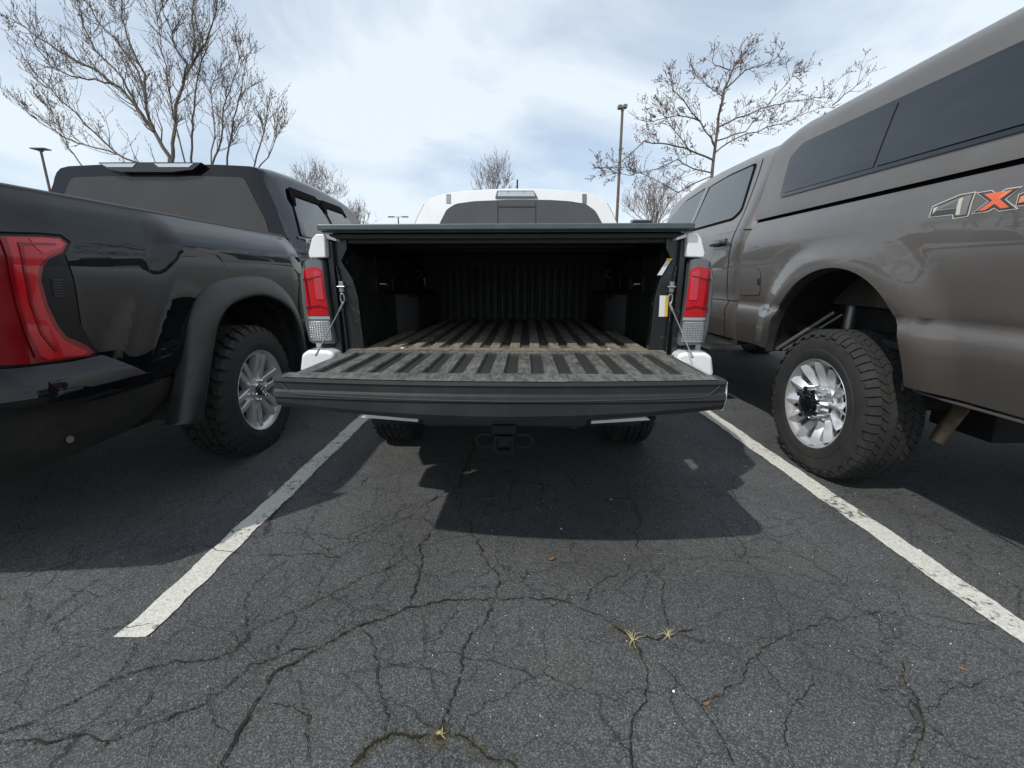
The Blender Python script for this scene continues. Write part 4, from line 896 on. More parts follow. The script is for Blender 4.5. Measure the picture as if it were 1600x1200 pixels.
SB = plane_surf(lambda x, z: (x, yB(x, z), z), (0, -1, 0))
eb = xcB(2.22, 1.72); bk = [(xcB(2.22, z)-.002, z) for z in (1.2, 1.36, 1.5, 1.65, 1.72)]+[(eb-.014, 1.765), (eb-.030, 1.80), (eb-.058, 1.824), (eb-.12, 1.838), (eb-.35, 1.848), (0, 1.851)]
patch('cab_back', bk+[(-x, z) for x, z in bk[::-1][1:]], SB, M['black'], B, .002, .01)
rw = [(.72, 1.30), (.685, 1.50), (.64, 1.69), (.60, 1.735), (.3, 1.748), (0, 1.752)]
rw = H(B, SB, [(106, 283), (240, 277), (382, 278), (400, 315), (416, 345), (424, 362)])
c0 = [(x, z) for x, z in rw[2:]]
sym = [c0[3], c0[2], c0[1], c0[0], (0, c0[0][1]+.012)]
sym = [(c0[3][0]+.01, 1.28)]+sym[1:]
wb = patch('rear_window', rnd_poly(sym+[(-x, z) for x, z in sym[::-1][1:]], .04), SB, M['glass_warm'], B, .008, .008)
# high brake lamp
hl = H(B, SB, [(163, 259), (322, 259), (308, 270), (275, 273.5), (200, 273.5), (180, 270)])
hl_ = patch('brake_lamp', hl, SB, M['trim'], B, .05, .05)
for q in ([(168, 261), (222, 261), (217, 266.5), (178, 266.5)], [(250, 261), (310, 261), (303, 266.5), (257, 266.5)]): patch('lamp_lens', H(B, SB, q), SB, M['clear'], hl_, .054, .003)
b = MB(); b.prism([(2.62, 1.885), (2.85, 1.895), (2.83, 1.93), (2.76, 1.965), (2.72, 1.965)], -.022, .022); b.build('antenna', M['black'], B, loc=(.0, 0, 0), bevel=.012)
for sg in (1, -1):
    S = side_surf(xcB, sg)
    out = [(2.14, 1.0), (2.14, .55), (5.95, .5), (6.0, .9), (5.9, 1.22), (4.6, 1.33), (2.14, 1.36)]
    ar5 = arc(5.05, .45, .47, 5, 175)
    patch('door_side', [(2.14, .52), (2.14, 1.30), (4.3, 1.33), (5.85, 1.22), (5.98, .9), (5.9, .52)]+ar5, S, M['black'], B, .0015, .02, .08)
    w1 = H(B, side_surf(xcB, 1), [(441, 291), (504, 322), (522, 357), (480, 380), (466, 368)])
    fr = [(2.34, 1.29), (2.28, 1.40), (2.46, 1.76), (3.02, 1.785), (3.12, 1.34)]
    fr1 = rnd_poly([(2.36, 1.37), (2.52, 1.72), (3.05, 1.745), (3.10, 1.37)], .04)
    fr2 = rnd_poly([(3.18, 1.37), (3.13, 1.745), (3.62, 1.725), (4.25, 1.37)], .04)
    for f in (fr1, fr2):
        cxx = sum(p[0] for p in f)/len(f); czz = sum(p[1] for p in f)/len(f)
        ff = [(cxx+(p[0]-cxx)*1.05, czz+(p[1]-czz)*1.08) for p in f]
        fo = patch('window_frame', ff, S, M['seam'], B, .004, .006, .08); gw = patch('side_window', f, S, M['glass'], fo, .007, .004, .08)
    # rain visors standing off the glass
    for (ya, yb_, slope) in ((2.50, 3.06, .03), (3.12, 3.66, -.02)):
        v = [(ya-.04, 1.66), (ya, 1.722), (ya+.04, 1.752), (yb_-.04, 1.760), (yb_, 1.74), (yb_+.01, 1.66), (yb_-.03, 1.695), (ya+.06, 1.690), (ya-.02, 1.60)]
        patch('rain_visor', v, S, M['seam'], B, .018, .009, .05)
    patch('belt_trim', [(2.3, 1.345), (2.3, 1.362), (4.3, 1.362), (4.3, 1.345)], S, M['trim'], B, .008, .006, .1)
    MB().box(min(sg*.98, sg*1.18), max(sg*.98, sg*1.18), 4.05, 4.15, 1.33, 1.55).build('wing_mirror', M['black'], B, bevel=.03)
    MB().tube([(sg*1.0, 2.65, 1.22), (sg*1.035, 2.68, 1.22), (sg*1.035, 2.86, 1.22), (sg*1.0, 2.89, 1.22)], .012, 8).build('door_handle', M['black'], B)
me = text_mesh('SR5', .05, .002); me.materials.append(M['chrome'])
bo = bpy.data.objects.new('badge', me); C.objects.link(bo); bo.parent = B
p = hit(480, 377, B, side_surf(xcB, 1)); bo.location = (xcB(*p)+.004, p[0], p[1]-.012); bo.rotation_euler = (PI/2, 0, PI/2); bo.scale = (1, .8, 1)
b = MB(); b.grid([[(-.66, 4.05, 1.83), (.66, 4.05, 1.83)], [(-.86, 4.75, 1.32), (.86, 4.75, 1.32)]]); b.build('windscreen', M['glass'], B)
b = MB(); b.grid([[(x, y, z-.10*(x/.95)**4) for x in [-.95+.19*i for i in range(11)]] for y, z in ((4.1, 1.36), (4.8, 1.34), (5.5, 1.28), (5.85, 1.2), (6.0, .9), (5.98, .45))]); b.build('bonnet', M['black'], B)

# ------------------------------------------------------------------ the grey pickup with the shell (right)
G = empty('grey_pickup', (2.68, 1.10, 0), label='grey brown pickup truck with a camper shell, right of the white pickup', cat='pickup truck')
GWY = 1.23; GAZ = .59; GAR = .515
gz = [(.45, .94), (.60, .985), (.70, 1.006), (.80, 1.016), (.845, 1.008), (.872, .994), (.884, .990), (.896, 1.004), (1.0, 1.014), (1.15, 1.018), (1.25, 1.014), (1.32, 1.0), (1.38, .975), (1.435, .945)]
def xoG(y, z):
    x = crv(gz, z)
    d = math.hypot((y-GWY)*.98, z-GAZ)
    x += .034*ss(1-(d-.53)/.20)*ss((1.26-z)/.12)
    x -= .10*max(0, (.30-y)/.3)**2
    return x
SGl = side_surf(xoG, -1)
def GH(pts, S=None): return H(G, S or SGl, pts)
for sg in (-1, 1):
    S = side_surf(xoG, sg)
    out = [(.02, .60), (.02, 1.43), (2.215, 1.43), (2.215, .60)]+arc(GWY, GAZ, GAR, 2, 178, 36)
    patch('bed_side', out, S, M['grey'], G, 0, .018, .045)
    # arch lip and housing
    b = MB()
    for (r, x) in ((GAR+.002, 1.036),): pass
    b.grid([[(sg*1.030, GWY+GAR*math.cos(a), GAZ+GAR*math.sin(a)), (sg*.99, GWY+(GAR-.012)*math.cos(a), GAZ+(GAR-.012)*math.sin(a)), (sg*.96, GWY+(GAR+.01)*math.cos(a), GAZ+(GAR+.01)*math.sin(a)), (sg*.66, GWY+(GAR+.02)*math.cos(a), GAZ+(GAR+.02)*math.sin(a))] for a in [PI*i/30 for i in range(31)]])
    b.build('wheel_housing', M['dark'], G)
    # sill under the cab, fuel door, gap
    def xcG(y, z):
        x = crv([(.45, .94), (.60, .985), (.70, 1.004), (.80, 1.014), (.845, 1.006), (.872, .992), (.884, .988), (.896, 1.002), (1.0, 1.012), (1.25, 1.012), (1.36, 1.0), (1.46, .965), (1.52, .938), (1.65, .89), (1.80, .835), (1.92, .79), (2.0, .75)], z)
        return x*(1-.05*ss((y-4.6)/1.2))-.07*max(0, (2.325-y)/.09)**2
    SC = side_surf(xcG, sg)
    bod = [(2.232, .60), (2.232, 1.62), (4.9, 1.5), (6.1, 1.35), (6.2, .9), (6.1, .6)]+arc(5.3, .5, .50, 12, 168)
    patch('door_side', bod, SC, M['grey'], G, .0, .018, .08)
    # rocker panel; the cab's rear corner is rounded to catch the sun
    patch('rocker_panel', [(2.235, .555), (2.235, .60), (4.7, .60), (4.7, .555)], side_surf(lambda y, z: .97, sg), M['dark'], G, 0, .02, .2)
    rbm = MB(); rbm.prism([(sg*.95, .50), (sg*1.08, .505), (sg*1.085, .49), (sg*1.07, .465), (sg*.95, .47)], 2.45, 4.5, 'y'); rbm.build('running_board', M['plastic'], G, bevel=.008)
# fuel door
for sg in (-1,):
    fo = rnd_poly(GH([(1160, 418), (1185, 418), (1189, 425), (1188, 462), (1157, 462), (1157, 425)]), .025)
    o1 = patch('fuel_door', fo, SGl, M['trim'], G, .0015, .003)
    ca = sum(p[0] for p in fo)/len(fo); cc = sum(p[1] for p in fo)/len(fo)
    patch('flap', [(ca+(p[0]-ca)*.965, cc+(p[1]-cc)*.965) for p in fo], SGl, M['grey'], o1, .003, .002)
    patch('flap_latch', rnd_poly(GH([(1184, 435), (1188.5, 435), (1188.5, 445), (1184, 445)]), .006, 2), SGl, M['trim'], o1, .005, .003)
# seams and the body crease of the sides, drawn as dark strips
def seam(pts, S, wd=.006, name='seam_crease_line', m=None, off=.002):
    P = [Vector(p) for p in pts]; L_ = []; R_ = []
    for i, p in enumerate(P):
        t = (P[min(i+1, len(P)-1)]-P[max(i-1, 0)]).normalized(); n = Vector((-t.y, t.x))*wd/2; L_.append(tuple(p+n)); R_.append(tuple(p-n))
    return patch(name, L_+R_[::-1], S, m or M['seam'], G, off, .001, .08)
seam([(.02, .884), (GWY-.50, .884)], SGl, .008)  # dark strip along the body crease behind the wheel, no joint here
SCl = side_surf(xcG, -1)
def CHh(pts): return H(G, SCl, pts)
seam([(1.775, .884), (2.21, .884)], SGl, .007); seam([(2.24, .884), (4.4, .884)], SCl, .007)  # crease strip carried on ahead of the wheel and along the cab
# door edges
seam(smoothpath([(2.40, .60), (2.40, .9), (2.43, 1.25), (2.42, 1.45), (2.47, 1.75), (2.53, 1.93)]), SCl, .007)
seam([(3.42, .60), (3.42, 1.50)], SCl, .007)
# door handles
for q in ((2.52, 2.72), (3.5, 3.7)):
    yc = (q[0]+q[1])/2
    hb_ = MB(); x = -xcG(yc, 1.315)
    MB().box(x-.004, x+.01, yc-.10, yc+.10, 1.275, 1.355).build('door_handle', M['trim'], G, bevel=.003)
    MB().tube([(x, yc-.10, 1.318), (x-.035, yc-.085, 1.318), (x-.038, yc, 1.32), (x-.035, yc+.07, 1.318), (x-.004, yc+.095, 1.318)], [.016, .019, .019, .019, .018], 10).build('grip', M['trim'], G.children[-1] if False else bpy.data.objects[[o.name for o in bpy.data.objects if o.name.startswith('door_handle')][-1]])
# camper shell
def xoC(y, z):
    x = crv([(1.44, .950), (1.46, .955), (1.55, .938), (1.70, .905), (1.85, .868), (1.95, .842), (2.0, .825)], z)
    return x-.06*max(0, (.2-y)/.2)**2
zC = lambda y: 2.075-.012*y-.06*ss((y-2.0)/.35)-.05*ss((.12-y)/.12)
secs = []
for y in [.03, .06, .12, .25, .5, .9, 1.3, 1.7, 2.0, 2.1, 2.18, 2.225]:
    zr = zC(y); s = [(xoC(y, z), z) for z in (1.45, 1.5, 1.6, 1.7, 1.8, 1.88, zr-.13)]
    e = s[-1][0]; s += [(e-.010, zr-.095), (e-.028, zr-.062), (e-.055, zr-.038), (e-.095, zr-.020), (e-.16, zr-.006), (e-.3, zr+.008), (e-.55, zr+.018), (0, zr+.022)]
    secs.append([(-x, y, z) for x, z in s]+[(x, y, z) for x, z in s[::-1][1:]])
b = MB(); b.grid(secs); b.f.append([len(secs[0])*0+i for i in range(len(secs[0]))]); b.m.append(0); k = (len(secs)-1)*len(secs[0]); b.f.append([k+i for i in range(len(secs[0]))]); b.m.append(0)
shell = b.build('camper_shell', M['cap'], G, sharp=40)
MB().box(-.93, .93, .03, 2.21, 1.4302, 1.4495).build('shell_gasket', M['seam'], G)
for sg in (-1, 1):
    S = side_surf(xoC, sg); S1 = side_surf(xoC, -1)
    fr = H(G, S1, [(1219, 307), (1222, 290), (1241, 238), (1262, 222), (1420, 148), (1625, 63), (1800, 0)]) 
    fr = [(2.0, 1.545), (2.04, 1.60), (2.0, 1.80), (1.90, 1.865), (.30, 1.865), (.26, 1.82), (.24, 1.58), (.28, 1.535)]
    a = H(G, S1, [(1220, 308), (1243, 234), (1264, 218)]); c = H(G, S1, [(1600, 204)])
    zt = H(G, S1, [(1415, 150)])[0][1]; zb = H(G, S1, [(1400, 264)])[0][1]
    yf = a[0][0]; ft = a[1][0]
    fr = [(yf, a[0][1]-.005), (yf+.012, a[0][1]+.05), (ft+.02, zt-.06), (ft-.07, zt), (.32, zt), (.26, zt-.05), (.24, zb+.03), (.28, zb)]
    fr = rnd_poly(fr, .03)
    cy = sum(p[0] for p in fr)/len(fr); cz = sum(p[1] for p in fr)/len(fr)
    wf = patch('shell_window', fr, S, M['trim'], G, .007, .010, .06)
    def shrink(P, d):
        out = []
        for p in P:
            out.append((p[0]-d*(1 if p[0] > cy else -1)*min(1, abs(p[0]-cy)/.5), p[1]-d*(1 if p[1] > cz else -1)*min(1, abs(p[1]-cz)/.1)))
        return out
    g1 = shrink(fr, .022)
    mid = H(G, S1, [(1390, 208)])[0][0]
    def clip(P, y0, y1):
        # simple vertical clip of a convex-like outline with slanted centre bar
        bm = bmesh.new(); bm.faces.new([bm.verts.new((p[0], p[1], 0)) for p in P])
        for yy_, s_ in ((y0, -1), (y1, 1)):
            if yy_ is None: continue
            bmesh.ops.bisect_plane(bm, geom=bm.verts[:]+bm.edges[:]+bm.faces[:], plane_co=(yy_, cz, 0), plane_no=(s_, 0.0, 0), clear_outer=True)
        f = bm.faces[:][0]; out = [(v.co.x, v.co.y) for v in f.verts]; bm.free(); return out
    patch('front_pane', clip(g1, mid+.012, None), S, M['glass_shell'], wf, .0105, .003, .06)
    patch('rear_pane', clip(g1, None, mid-.012), S, M['glass_shell'], wf, .013, .004, .06)
# cab
zG = lambda y: crv([(2.24, 1.965), (2.4, 2.01), (2.9, 2.03), (3.5, 2.03), (4.0, 1.99), (4.4, 1.90)], y)
secs = []
for y in (2.235, 2.25, 2.265, 2.28, 2.3, 2.33, 2.4, 2.6, 2.9, 3.3, 3.7, 4.1, 4.35):
    zr = zG(y); s = [(xcG(y, z), z) for z in (1.40, 1.46, 1.52, 1.6, 1.7, 1.8, zr-.10)]
    e = s[-1][0]; s += [(e-.015, zr-.06), (e-.035, zr-.035), (e-.07, zr-.016), (e-.14, zr-.003), (e-.4, zr+.01), (0, zr+.015)]
    secs.append([(-x, y, z) for x, z in s]+[(x, y, z) for x, z in s[::-1][1:]])
b = MB(); b.grid(secs); n0 = len(secs[0]); b.f.append(list(range(n0))); b.m.append(0); b.build('cab', M['grey'], G, sharp=40)
for sg in (-1, 1):
    S = side_surf(xcG, sg)
    w2 = rnd_poly(CHh([(1090, 356), (1134, 284), (1192, 240), (1168, 318), (1156, 334)]), .03)
    w2 = rnd_poly([(2.50, 1.56), (2.62, 1.90), (3.02, 1.905), (3.38, 1.88), (3.40, 1.505), (2.58, 1.51)], .035)
    w3 = rnd_poly([(3.52, 1.50), (3.50, 1.885), (3.95, 1.84), (4.55, 1.53), (4.55, 1.49)], .03)
    for f in (w2, w3):
        cxx = sum(p[0] for p in f)/len(f); czz = sum(p[1] for p in f)/len(f)
        ff = [(cxx+(p[0]-cxx)*1.06, czz+(p[1]-czz)*1.09) for p in f]
        fo = patch('window_frame', ff, S, M['seam'], G, .004, .006, .08); patch('side_window', f, S, M['glass_blue'], fo, .007, .004, .08)
    patch('door_pillar', [(3.41, 1.50), (3.41, 1.895), (3.49, 1.895), (3.50, 1.50)], S, M['grey'], G, .010, .008, .08)
    b = MB(); b.prism([(4.28, 1.46), (4.28, 1.70), (4.36, 1.72), (4.40, 1.66), (4.40, 1.46)], sg*1.06, sg*1.30); b.box(min(sg*.95, sg*1.08), max(sg*.95, sg*1.08), 4.3, 4.38, 1.50, 1.54); b.build('wing_mirror', M['trim'], G, bevel=.02)
b = MB(); b.grid([[(-.70, 4.3, 1.93), (.70, 4.3, 1.93)], [(-.88, 4.95, 1.48), (.88, 4.95, 1.48)]]); b.build('windscreen', M['glass'], G)
b = MB(); b.grid([[(x, y, z-.08*(x/.95)**4) for x in [-.97+.194*i for i in range(11)]] for y, z in ((4.4, 1.5), (5.0, 1.5), (5.8, 1.43), (6.15, 1.33), (6.3, 1.0), (6.3, .55))]); b.build('bonnet', M['grey'], G)
b = MB(); b.grid([[(x, y-.03*(1-(x/.95)**2), z) for x in [-.93+.186*i for i in range(11)]] for y, z in ((.05, 1.43), (.03, .72), (-.08, .70), (-.1, .55), (.0, .5))]); b.build('tailgate', M['grey'], G)
b = MB(); b.box(-.97, .97, -.12, -.02, .5, .68); b.build('rear_bumper', M['chrome'], G, bevel=.03)
b = MB(); b.box(-.86, .86, .05, 2.2, .72, .76); b.box(-.47, -.39, .1, 6.0, .60, .72); b.box(.45, .55, .1, 6.0, .55, .72); b.tube([(-.8, GWY, .40), (.8, GWY, .40)], .055, 14); b.box(-.2, .2, GWY-.18, GWY+.18, .22, .56); b.box(-.93, .93, 2.25, 5.0, .56, .64)
b.box(-.62, -.54, GWY-.75, GWY+.75, .50, .53); b.box(-.92, .92, 2.2, 2.23, .6, 1.43); b.box(-.64, -.60, .1, 2.2, .76, 1.2)
b.build('chassis', M['dark'], G, bevel=.01)
gp = lambda x, y, X_: onX(x, y, X_)-G.location
b = MB(); b.tube([gp(1462, 690, 2.02), gp(1478, 668, 2.05), gp(1500, 640, 2.12), gp(1515, 620, 2.2)], [.030, .032, .032, .03], 14); b.build('exhaust', dirty(mat('scorched exhaust steel', (.22, .17, .12), .55, .4), (.09, .045, .02), 14, .4, .7, .8), G)
b = MB(); pr = [(.0, .46), (.24, .46), (.33, .47), (.375, .52), (.375, .60), (.33, .65), (.0, .66)]
b.grid([[(-.05+q[0]*math.cos(a), .62+q[0]*math.sin(a), q[1]) for q in pr] for a in [2*PI*i/40 for i in range(40)]], closeu=True); b.build('spare_wheel', M['rubber2'], G)
b = MB(); b.grid([[(-.70, y, z) for y in (.74, 1.0, 1.3, 1.6, 1.78)] for z in (.90, .93, .95, 1.10)]); b.box(-.715, -.70, .76, 1.76, .925, .94); b.box(-.73, -.70, 1.05, 1.30, .90, .96)
b.build('wheel_liner', dirty(mat('dusty wheel liner', (.05, .042, .036), .8), (.13, .11, .085), 6, .4, .7, .9, .3, 90), G)
b = MB(); b.tube([(-.72, 1.50, .42), (-.62, 1.60, 1.0)], .026, 12); b.tube([(-.66, 1.56, .75), (-.62, 1.60, 1.0)], .034, 12); b.build('shock_absorber', M['steel'], G)
# bright stay in the front of the wheel house
b = MB(); b.tube([(-.95, 1.76, .60), (-.80, 1.50, .86)], .012, 8); b.tube([(-.93, 1.72, .60), (-.78, 1.46, .85)], .008, 8); b.build('brake_line', M['steel'], G)
b = MB(); b.prism([(.03, .594), (GWY-.56, .594), (GWY-.535, .60), (GWY-.53, .65), (GWY-.52, .65), (GWY-.522, .592), (GWY-.56, .586), (.03, .586)], -.982, -.99); b.build('skirt_edge', M['alloy_dark'], G)
for sg in (-1, 1):
    wheel(G, (sg*1.04, GWY, .385), PI if sg < 0 else 0, 'grey', 5); wheel(G, (sg*1.04, 5.3, .385), PI if sg < 0 else 0, 'grey', 6)
# decal 4X4 (read off the photograph, laid on the bed side)
def dz(pts): # zoomed crop coordinates to picture coordinates
    return [(1420+x/8.572, 240+y/8.572) for x, y in pts]
def dec(name, pts, m, off, par): return patch(name, GH(dz(pts)), SGl, M[m], par, off, .0008, .03)
four = dec('decal', [(270,860),(320,705),(690,548),(910,508),(815,812),(795,845),(590,880),(585,825)], 'decal_edge', .0015, G); four['label'] = 'dark figure four with cream outline on the bed side'
dec('decal_fill', [(288,848),(330,716),(695,560),(890,525),(800,800),(785,835),(608,862),(603,810)], 'decal_dark', .0025, four)
dec('decal_inner', [(330,815),(345,735),(700,590),(750,578),(735,660),(720,745),(640,740),(370,775)], 'decal_grey', .0033, four)
dec('decal_inner', [(760,570),(860,550),(800,720),(775,815),(640,840),(655,770),(735,750)], 'decal_grey', .0033, four)
dec('decal_hole', [(430,742),(660,640),(645,715)], 'grey', .0042, four)
dec('decal_inner', [(330,815),(345,735),(400,712),(365,775)], 'decal_edge', .0042, four)
dec('decal_inner', [(690,610),(740,590),(690,820),(636,826)], 'decal_edge', .0042, four)
xx = dec('decal', [(840,812),(1060,640),(905,525),(1120,490),(1190,540),(1310,470),(1540,436),(1310,615),(1480,742),(1210,778),(1150,738),(1060,785)], 'decal_edge', .0015, G); xx['label'] = 'orange letter X with dark outline on the bed side'
dec('decal_fill', [(868,800),(1080,640),(930,532),(1115,502),(1190,556),(1315,485),(1510,455),(1290,615),(1440,735),(1215,764),(1150,722),(1055,772)], 'decal_dark', .0025, xx)
dec('decal_inner', [(930,775),(1130,630),(1020,548),(1105,534),(1190,590),(1320,505),(1415,488),(1235,615),(1355,722),(1240,738),(1160,675),(1040,758)], 'orange', .0035, xx)
dec('decal_inner', [(1290,560),(1320,512),(1405,494),(1250,600),(1170,620)], 'orange2', .0042, xx)
f2 = dec('decal', [(1430,715),(1475,545),(1540,520),(1760,440),(1900,410),(1850,640),(1700,680)], 'decal_edge', .0015, G)
dec('decal_fill', [(1448,700),(1488,555),(1545,530),(1760,455),(1880,425),(1835,628),(1700,665)], 'decal_dark', .0025, f2)
dec('decal_inner', [(1478,668),(1510,580),(1760,480),(1745,600)], 'orange2', .0035, f2)

# ------------------------------------------------------------------ lamp posts
def post(name, px, ytop, Y, label, kind):
    p = onY(px[0], ytop, Y); x = p.x; zt = p.z
    r = empty(name, (x, Y, 0), label=label, cat='lamp post', group='lamp posts round the car park')
    MB().tube([(0, 0, 0), (0, 0, .5)], .28, 20).build('base', M['kerb'], r, bevel=.02)
    MB().tube([(0, 0, .5), (0, 0, zt-.1)], [.062, .045] if Y < 40 else [.11, .08], 12).build('pole', M['pole'], r)
    h = MB()
    if kind == 'box':
        h.box(-.17, -.02, -.10, .10, zt-.11, zt+.01); h.box(.02, .15, -.10, .10, zt-.09, zt+.03); h.box(-.05, .05, -.05, .05, zt-.18, zt-.05)
    elif kind == 'flat':
        h.box(-.32, .32, -.18, .18, zt-.05, zt+.0); h.box(-.06, .06, -.08, .08, zt-.13, zt-.05)
    else:
        h.box(-1.3, -.5, -.2, .2, zt-.12, zt); h.box(.5, 1.3, -.2, .2, zt-.12, zt); h.box(-.5, .5, -.05, .05, zt-.1, zt-.05)
    h.build('lamp_head', M['lamphead'], r, bevel=.02)
post('street_lamp', (973, 0), 165, 17.5, 'tall brown pole with twin box heads behind the white pickup', 'box')
post('street_lamp', (63, 0), 232, 21, 'lamp post with one flat head at the far left above the black pickup', 'flat')
post('street_lamp', (622, 0), 338, 60, 'tiny distant lamp post with a double arm between black and white pickups', 'tee')

# ------------------------------------------------------------------ trees
def tree(label, Y, limbs, seed, crownm, budm, twig_len=.9, tw=.9, dens=1.0, up=.35, budr=.012, trunk_r=.14, sub=3):
    """limbs: main limbs as pixel paths (read at depth Y) with a start radius; twigs grow from them"""
    rnd = random.Random(seed)
    base = onY(*limbs[0][1][0], Y)
    root = empty('bare_tree', (base.x, Y, .1), label=label, cat='tree', group='bare trees beyond the parked trucks')
    O = Vector((base.x, Y, .1))
    tr = MB(); tw_ = MB()
    fork = base-O
    tr.tube([(0, 0, 0), (0, 0, .15), (fork.x*.3, 0, fork.z*.5), tuple(fork)], [trunk_r*1.5, trunk_r*1.15, trunk_r, trunk_r*.85], 10)
    def bud(p):
        r = budr*rnd.uniform(.6, 1.3); tw_.cur = 1
        tw_.add([p+Vector(q)*r for q in ((1, 0, 0), (-1, 0, 0), (0, 1, 0), (0, -1, 0), (0, 0, 1.7), (0, 0, -1))], [(0, 2, 4), (2, 1, 4), (1, 3, 4), (3, 0, 4), (2, 0, 5), (1, 2, 5), (3, 1, 5), (0, 3, 5)]); tw_.cur = 0
    def grow(p, d, r, length, lev):
        n = 5 if lev else 4; pts = [p]; q = p.copy(); dd = d.normalized()
        for i in range(n):
            dd = (dd+Vector((rnd.gauss(0, .14), rnd.gauss(0, .14), rnd.gauss(0, .10)+up*.28))).normalized()
            q = q+dd*length/n; pts.append(q)
        rr = [max(r*(1-.75*i/n), .0030) for i in range(n+1)]
        (tw_).tube(pts, rr, 4 if r < .02 else 5, False)
        if lev == 0:
            for q in pts[1:]:
                if rnd.random() < .75: bud(q+Vector((rnd.gauss(0, .012), rnd.gauss(0, .012), .008)))
            return
        m = int(rnd.uniform(2.6, 4.6)*dens)
        for k in range(m):
            t = rnd.uniform(.18, .98)*n; i = min(int(t), n-1); pp = pts[i].lerp(pts[i+1], t-i); td = (pts[i+1]-pts[i]).normalized()
            a = rnd.uniform(0, 2*PI); s = td.orthogonal().normalized(); s = s*math.cos(a)+td.cross(s)*math.sin(a)
            nd_ = (td*rnd.uniform(.6, 1.1)+s*rnd.uniform(.5, .95)+Vector((0, 0, up*.4))).normalized()
            grow(pp, nd_, rr[i]*.6, length*rnd.uniform(.42, .72), lev-1)
    for li, (r0, path) in enumerate(limbs):
        P = []; dep = rnd.uniform(-.8, .8) if li else 0
        for i, p in enumerate(path):
            f = i/(len(path)-1)
            q = onY(*p, Y); k = (Y+dep*f)/Y
            w_ = Vector((0, 0, CH))+(q-Vector((0, 0, CH)))*k; P.append(w_-O)
        # refine
        Q = []
        for i in range(len(P)-1):
            for k in range(3):
                t = k/3; Q.append(P[i].lerp(P[i+1], t)+Vector((rnd.gauss(0, .012), rnd.gauss(0, .012), rnd.gauss(0, .012)))*(1 if i+k else 0))
        Q.append(P[-1]); n = len(Q)
        rad = [r0*.47*(1-.78*i/(n-1)) for i in range(n)]
        (tr if r0 > .03 else tw_).tube(Q, rad, 8, False)
        L_ = sum((Q[i+1]-Q[i]).length for i in range(n-1))
        cnt = int(L_*tw*9)
        for k in range(cnt):
            t = rnd.uniform(.06, 1)**.85*(n-1); i = min(int(t), n-2); pp = Q[i].lerp(Q[i+1], t-i); td = (Q[i+1]-Q[i]).normalized()
            a = rnd.uniform(0, 2*PI); s = td.orthogonal().normalized(); s = s*math.cos(a)+td.cross(s)*math.sin(a); s.y *= .75
            nd_ = (td*rnd.uniform(.5, 1.2)+s*rnd.uniform(.5, 1)+Vector((0, 0, up*.5))).normalized()
            lev = min(sub, 2 if rnd.random() < .38 else 1)
            grow(pp, nd_, max(rad[i]*.45, .0065), twig_len*rnd.uniform(.35, 1.0)*(1-.35*i/n), lev)
    tr.build('trunk', M['bark'], root, sharp=60)
    tw_.build('crown', [crownm, budm], root, smooth=False, fix=False)
    return root
tree('large bare tree with spreading budding limbs behind the black pickup', 9.5,
     [(.085, [(270,262),(262,240),(240,205),(215,170),(185,135),(150,110),(110,90),(60,60),(25,35)]),
      (.075, [(268,255),(272,225),(275,170),(285,130),(300,100),(305,60),(300,20),(310,-30)]),
      (.06, [(240,205),(228,160),(225,115),(200,60),(190,10),(185,-60)]),
      (.045, [(215,170),(190,120),(150,80),(130,40),(120,-10),(110,-60)]),
      (.05, [(228,160),(215,110),(180,60),(150,30),(120,-20)]),
      (.04, [(285,130),(290,100),(270,60),(255,20),(245,-50)]),
      (.04, [(300,100),(320,70),(335,30),(345,-20)]),
      (.04, [(185,135),(150,125),(115,120),(80,105),(50,60),(40,30)]),
      (.05, [(268,262),(230,262),(180,240),(130,190),(90,150),(60,120),(40,95)]),
      (.03, [(180,240),(130,225),(100,215),(70,190),(45,180)]),
      (.03, [(130,262),(105,230),(90,190),(70,160)]),
      (.045, [(300,262),(300,215),(305,170),(310,120),(318,85),(330,55)]),
      (.04, [(330,262),(345,215),(350,170),(365,120),(375,85)]),
      (.04, [(355,265),(360,215),(370,170),(380,125),(385,85)]),
      (.035, [(395,270),(405,230),(415,195),(425,160)]),
      (.03, [(400,270),(425,235),(438,200)]),
      (.03, [(290,258),(270,180),(262,120),(250,60),(240,0)]),
      (.03, [(330,262),(335,190),(328,140),(350,95)])], 5, M['twig'], M['bud'], .85, 1.15, .95, .42, .009, .13)
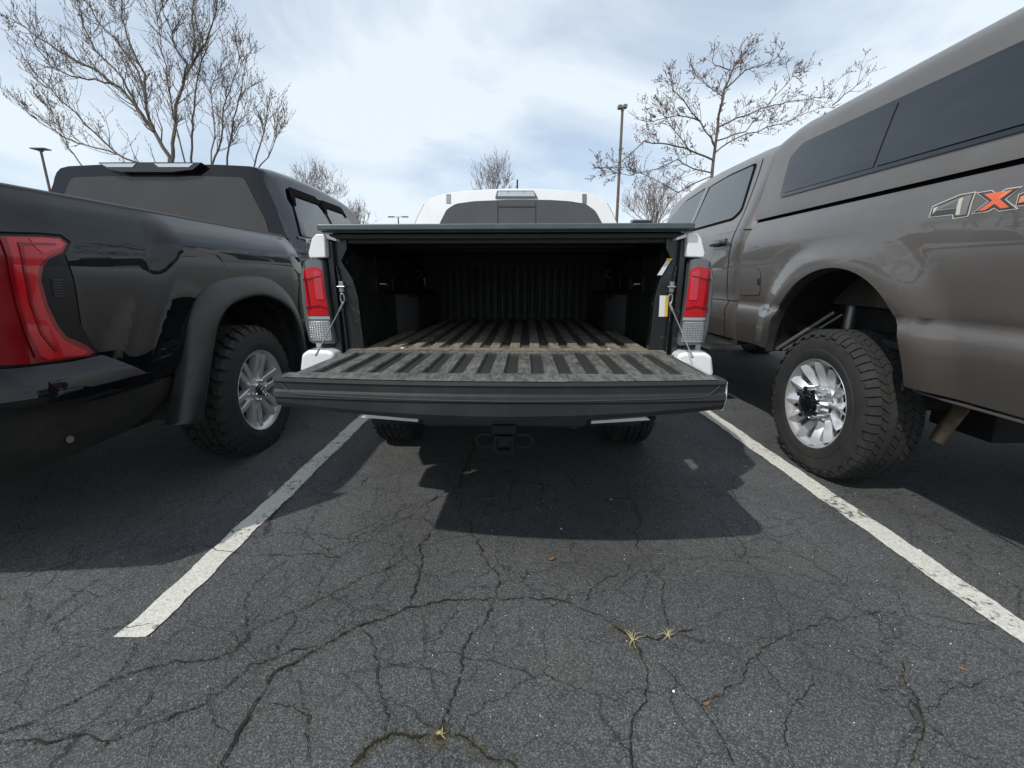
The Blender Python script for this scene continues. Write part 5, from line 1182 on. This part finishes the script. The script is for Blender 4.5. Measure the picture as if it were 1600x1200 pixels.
tree('bare tree with reddish buds behind the grey brown pickup', 11.0,
     [(.08, [(1112,280),(1118,230),(1122,180),(1132,140),(1142,115),(1150,98),(1160,85)]),
      (.04, [(1118,230),(1095,190),(1070,160),(1052,140),(1045,122)]),
      (.045, [(1114,250),(1080,235),(1045,225),(1005,222),(960,262),(930,262)]),
      (.04, [(1120,200),(1150,185),(1190,170),(1220,160),(1260,155),(1300,148)]),
      (.035, [(1120,220),(1165,205),(1200,165),(1230,130),(1250,105)]),
      (.035, [(1132,140),(1165,110),(1200,100),(1218,85)]),
      (.035, [(1116,240),(1150,215),(1200,200),(1250,180),(1290,165)]),
      (.03, [(1142,110),(1115,102),(1112,88)]),
      (.03, [(1095,190),(1060,180),(1020,190),(990,185)]),
      (.03, [(1080,240),(1050,200),(1020,160)]),
      (.035, [(1112,270),(1085,265),(1060,250),(1030,262),(985,275),(940,265)]),
      (.03, [(1122,180),(1128,150),(1100,130),(1075,95)]),
      (.03, [(1112,275),(1060,300),(1020,280),(990,262)]),
      (.03, [(1300,165),(1330,140),(1352,125)])], 12, M['twig2'], M['budred'], .60, 1.0, .95, .15, .011, .10)
def small_tree(label, cx, ytop, ybase, halfw, Y, seed, n=12, m='twig3', bm='twig3'):
    rnd = random.Random(seed); L_ = []
    for i in range(n):
        t = (i+.5)/n*2-1; t += rnd.uniform(-.06, .06)
        xt = cx+halfw*t; yt = ytop+(ybase-ytop)*(.12+.55*abs(t)**2.2)+rnd.uniform(-4, 4)
        L_.append((.05, [(cx, ybase+8), (cx+halfw*.35*t, ybase*.6+yt*.4), (cx+halfw*.75*t, ybase*.3+yt*.7), (xt, yt)]))
    tree(label, Y, L_, seed, M[m], M[bm], 1.2, .6, .95, .6, .016, .14, 2)
small_tree('small bare tree directly behind the roof of the white pickup', 772, 262, 320, 30, 26, 31)
small_tree('dense bare tree low beside the brown lamp post', 1022, 285, 360, 44, 24, 32, 16)
small_tree('bare tree just beyond the black pickup roof', 492, 265, 340, 40, 24, 33, 14)
small_tree('low bare tree behind the black pickup windows', 556, 325, 372, 20, 26, 34, 9)
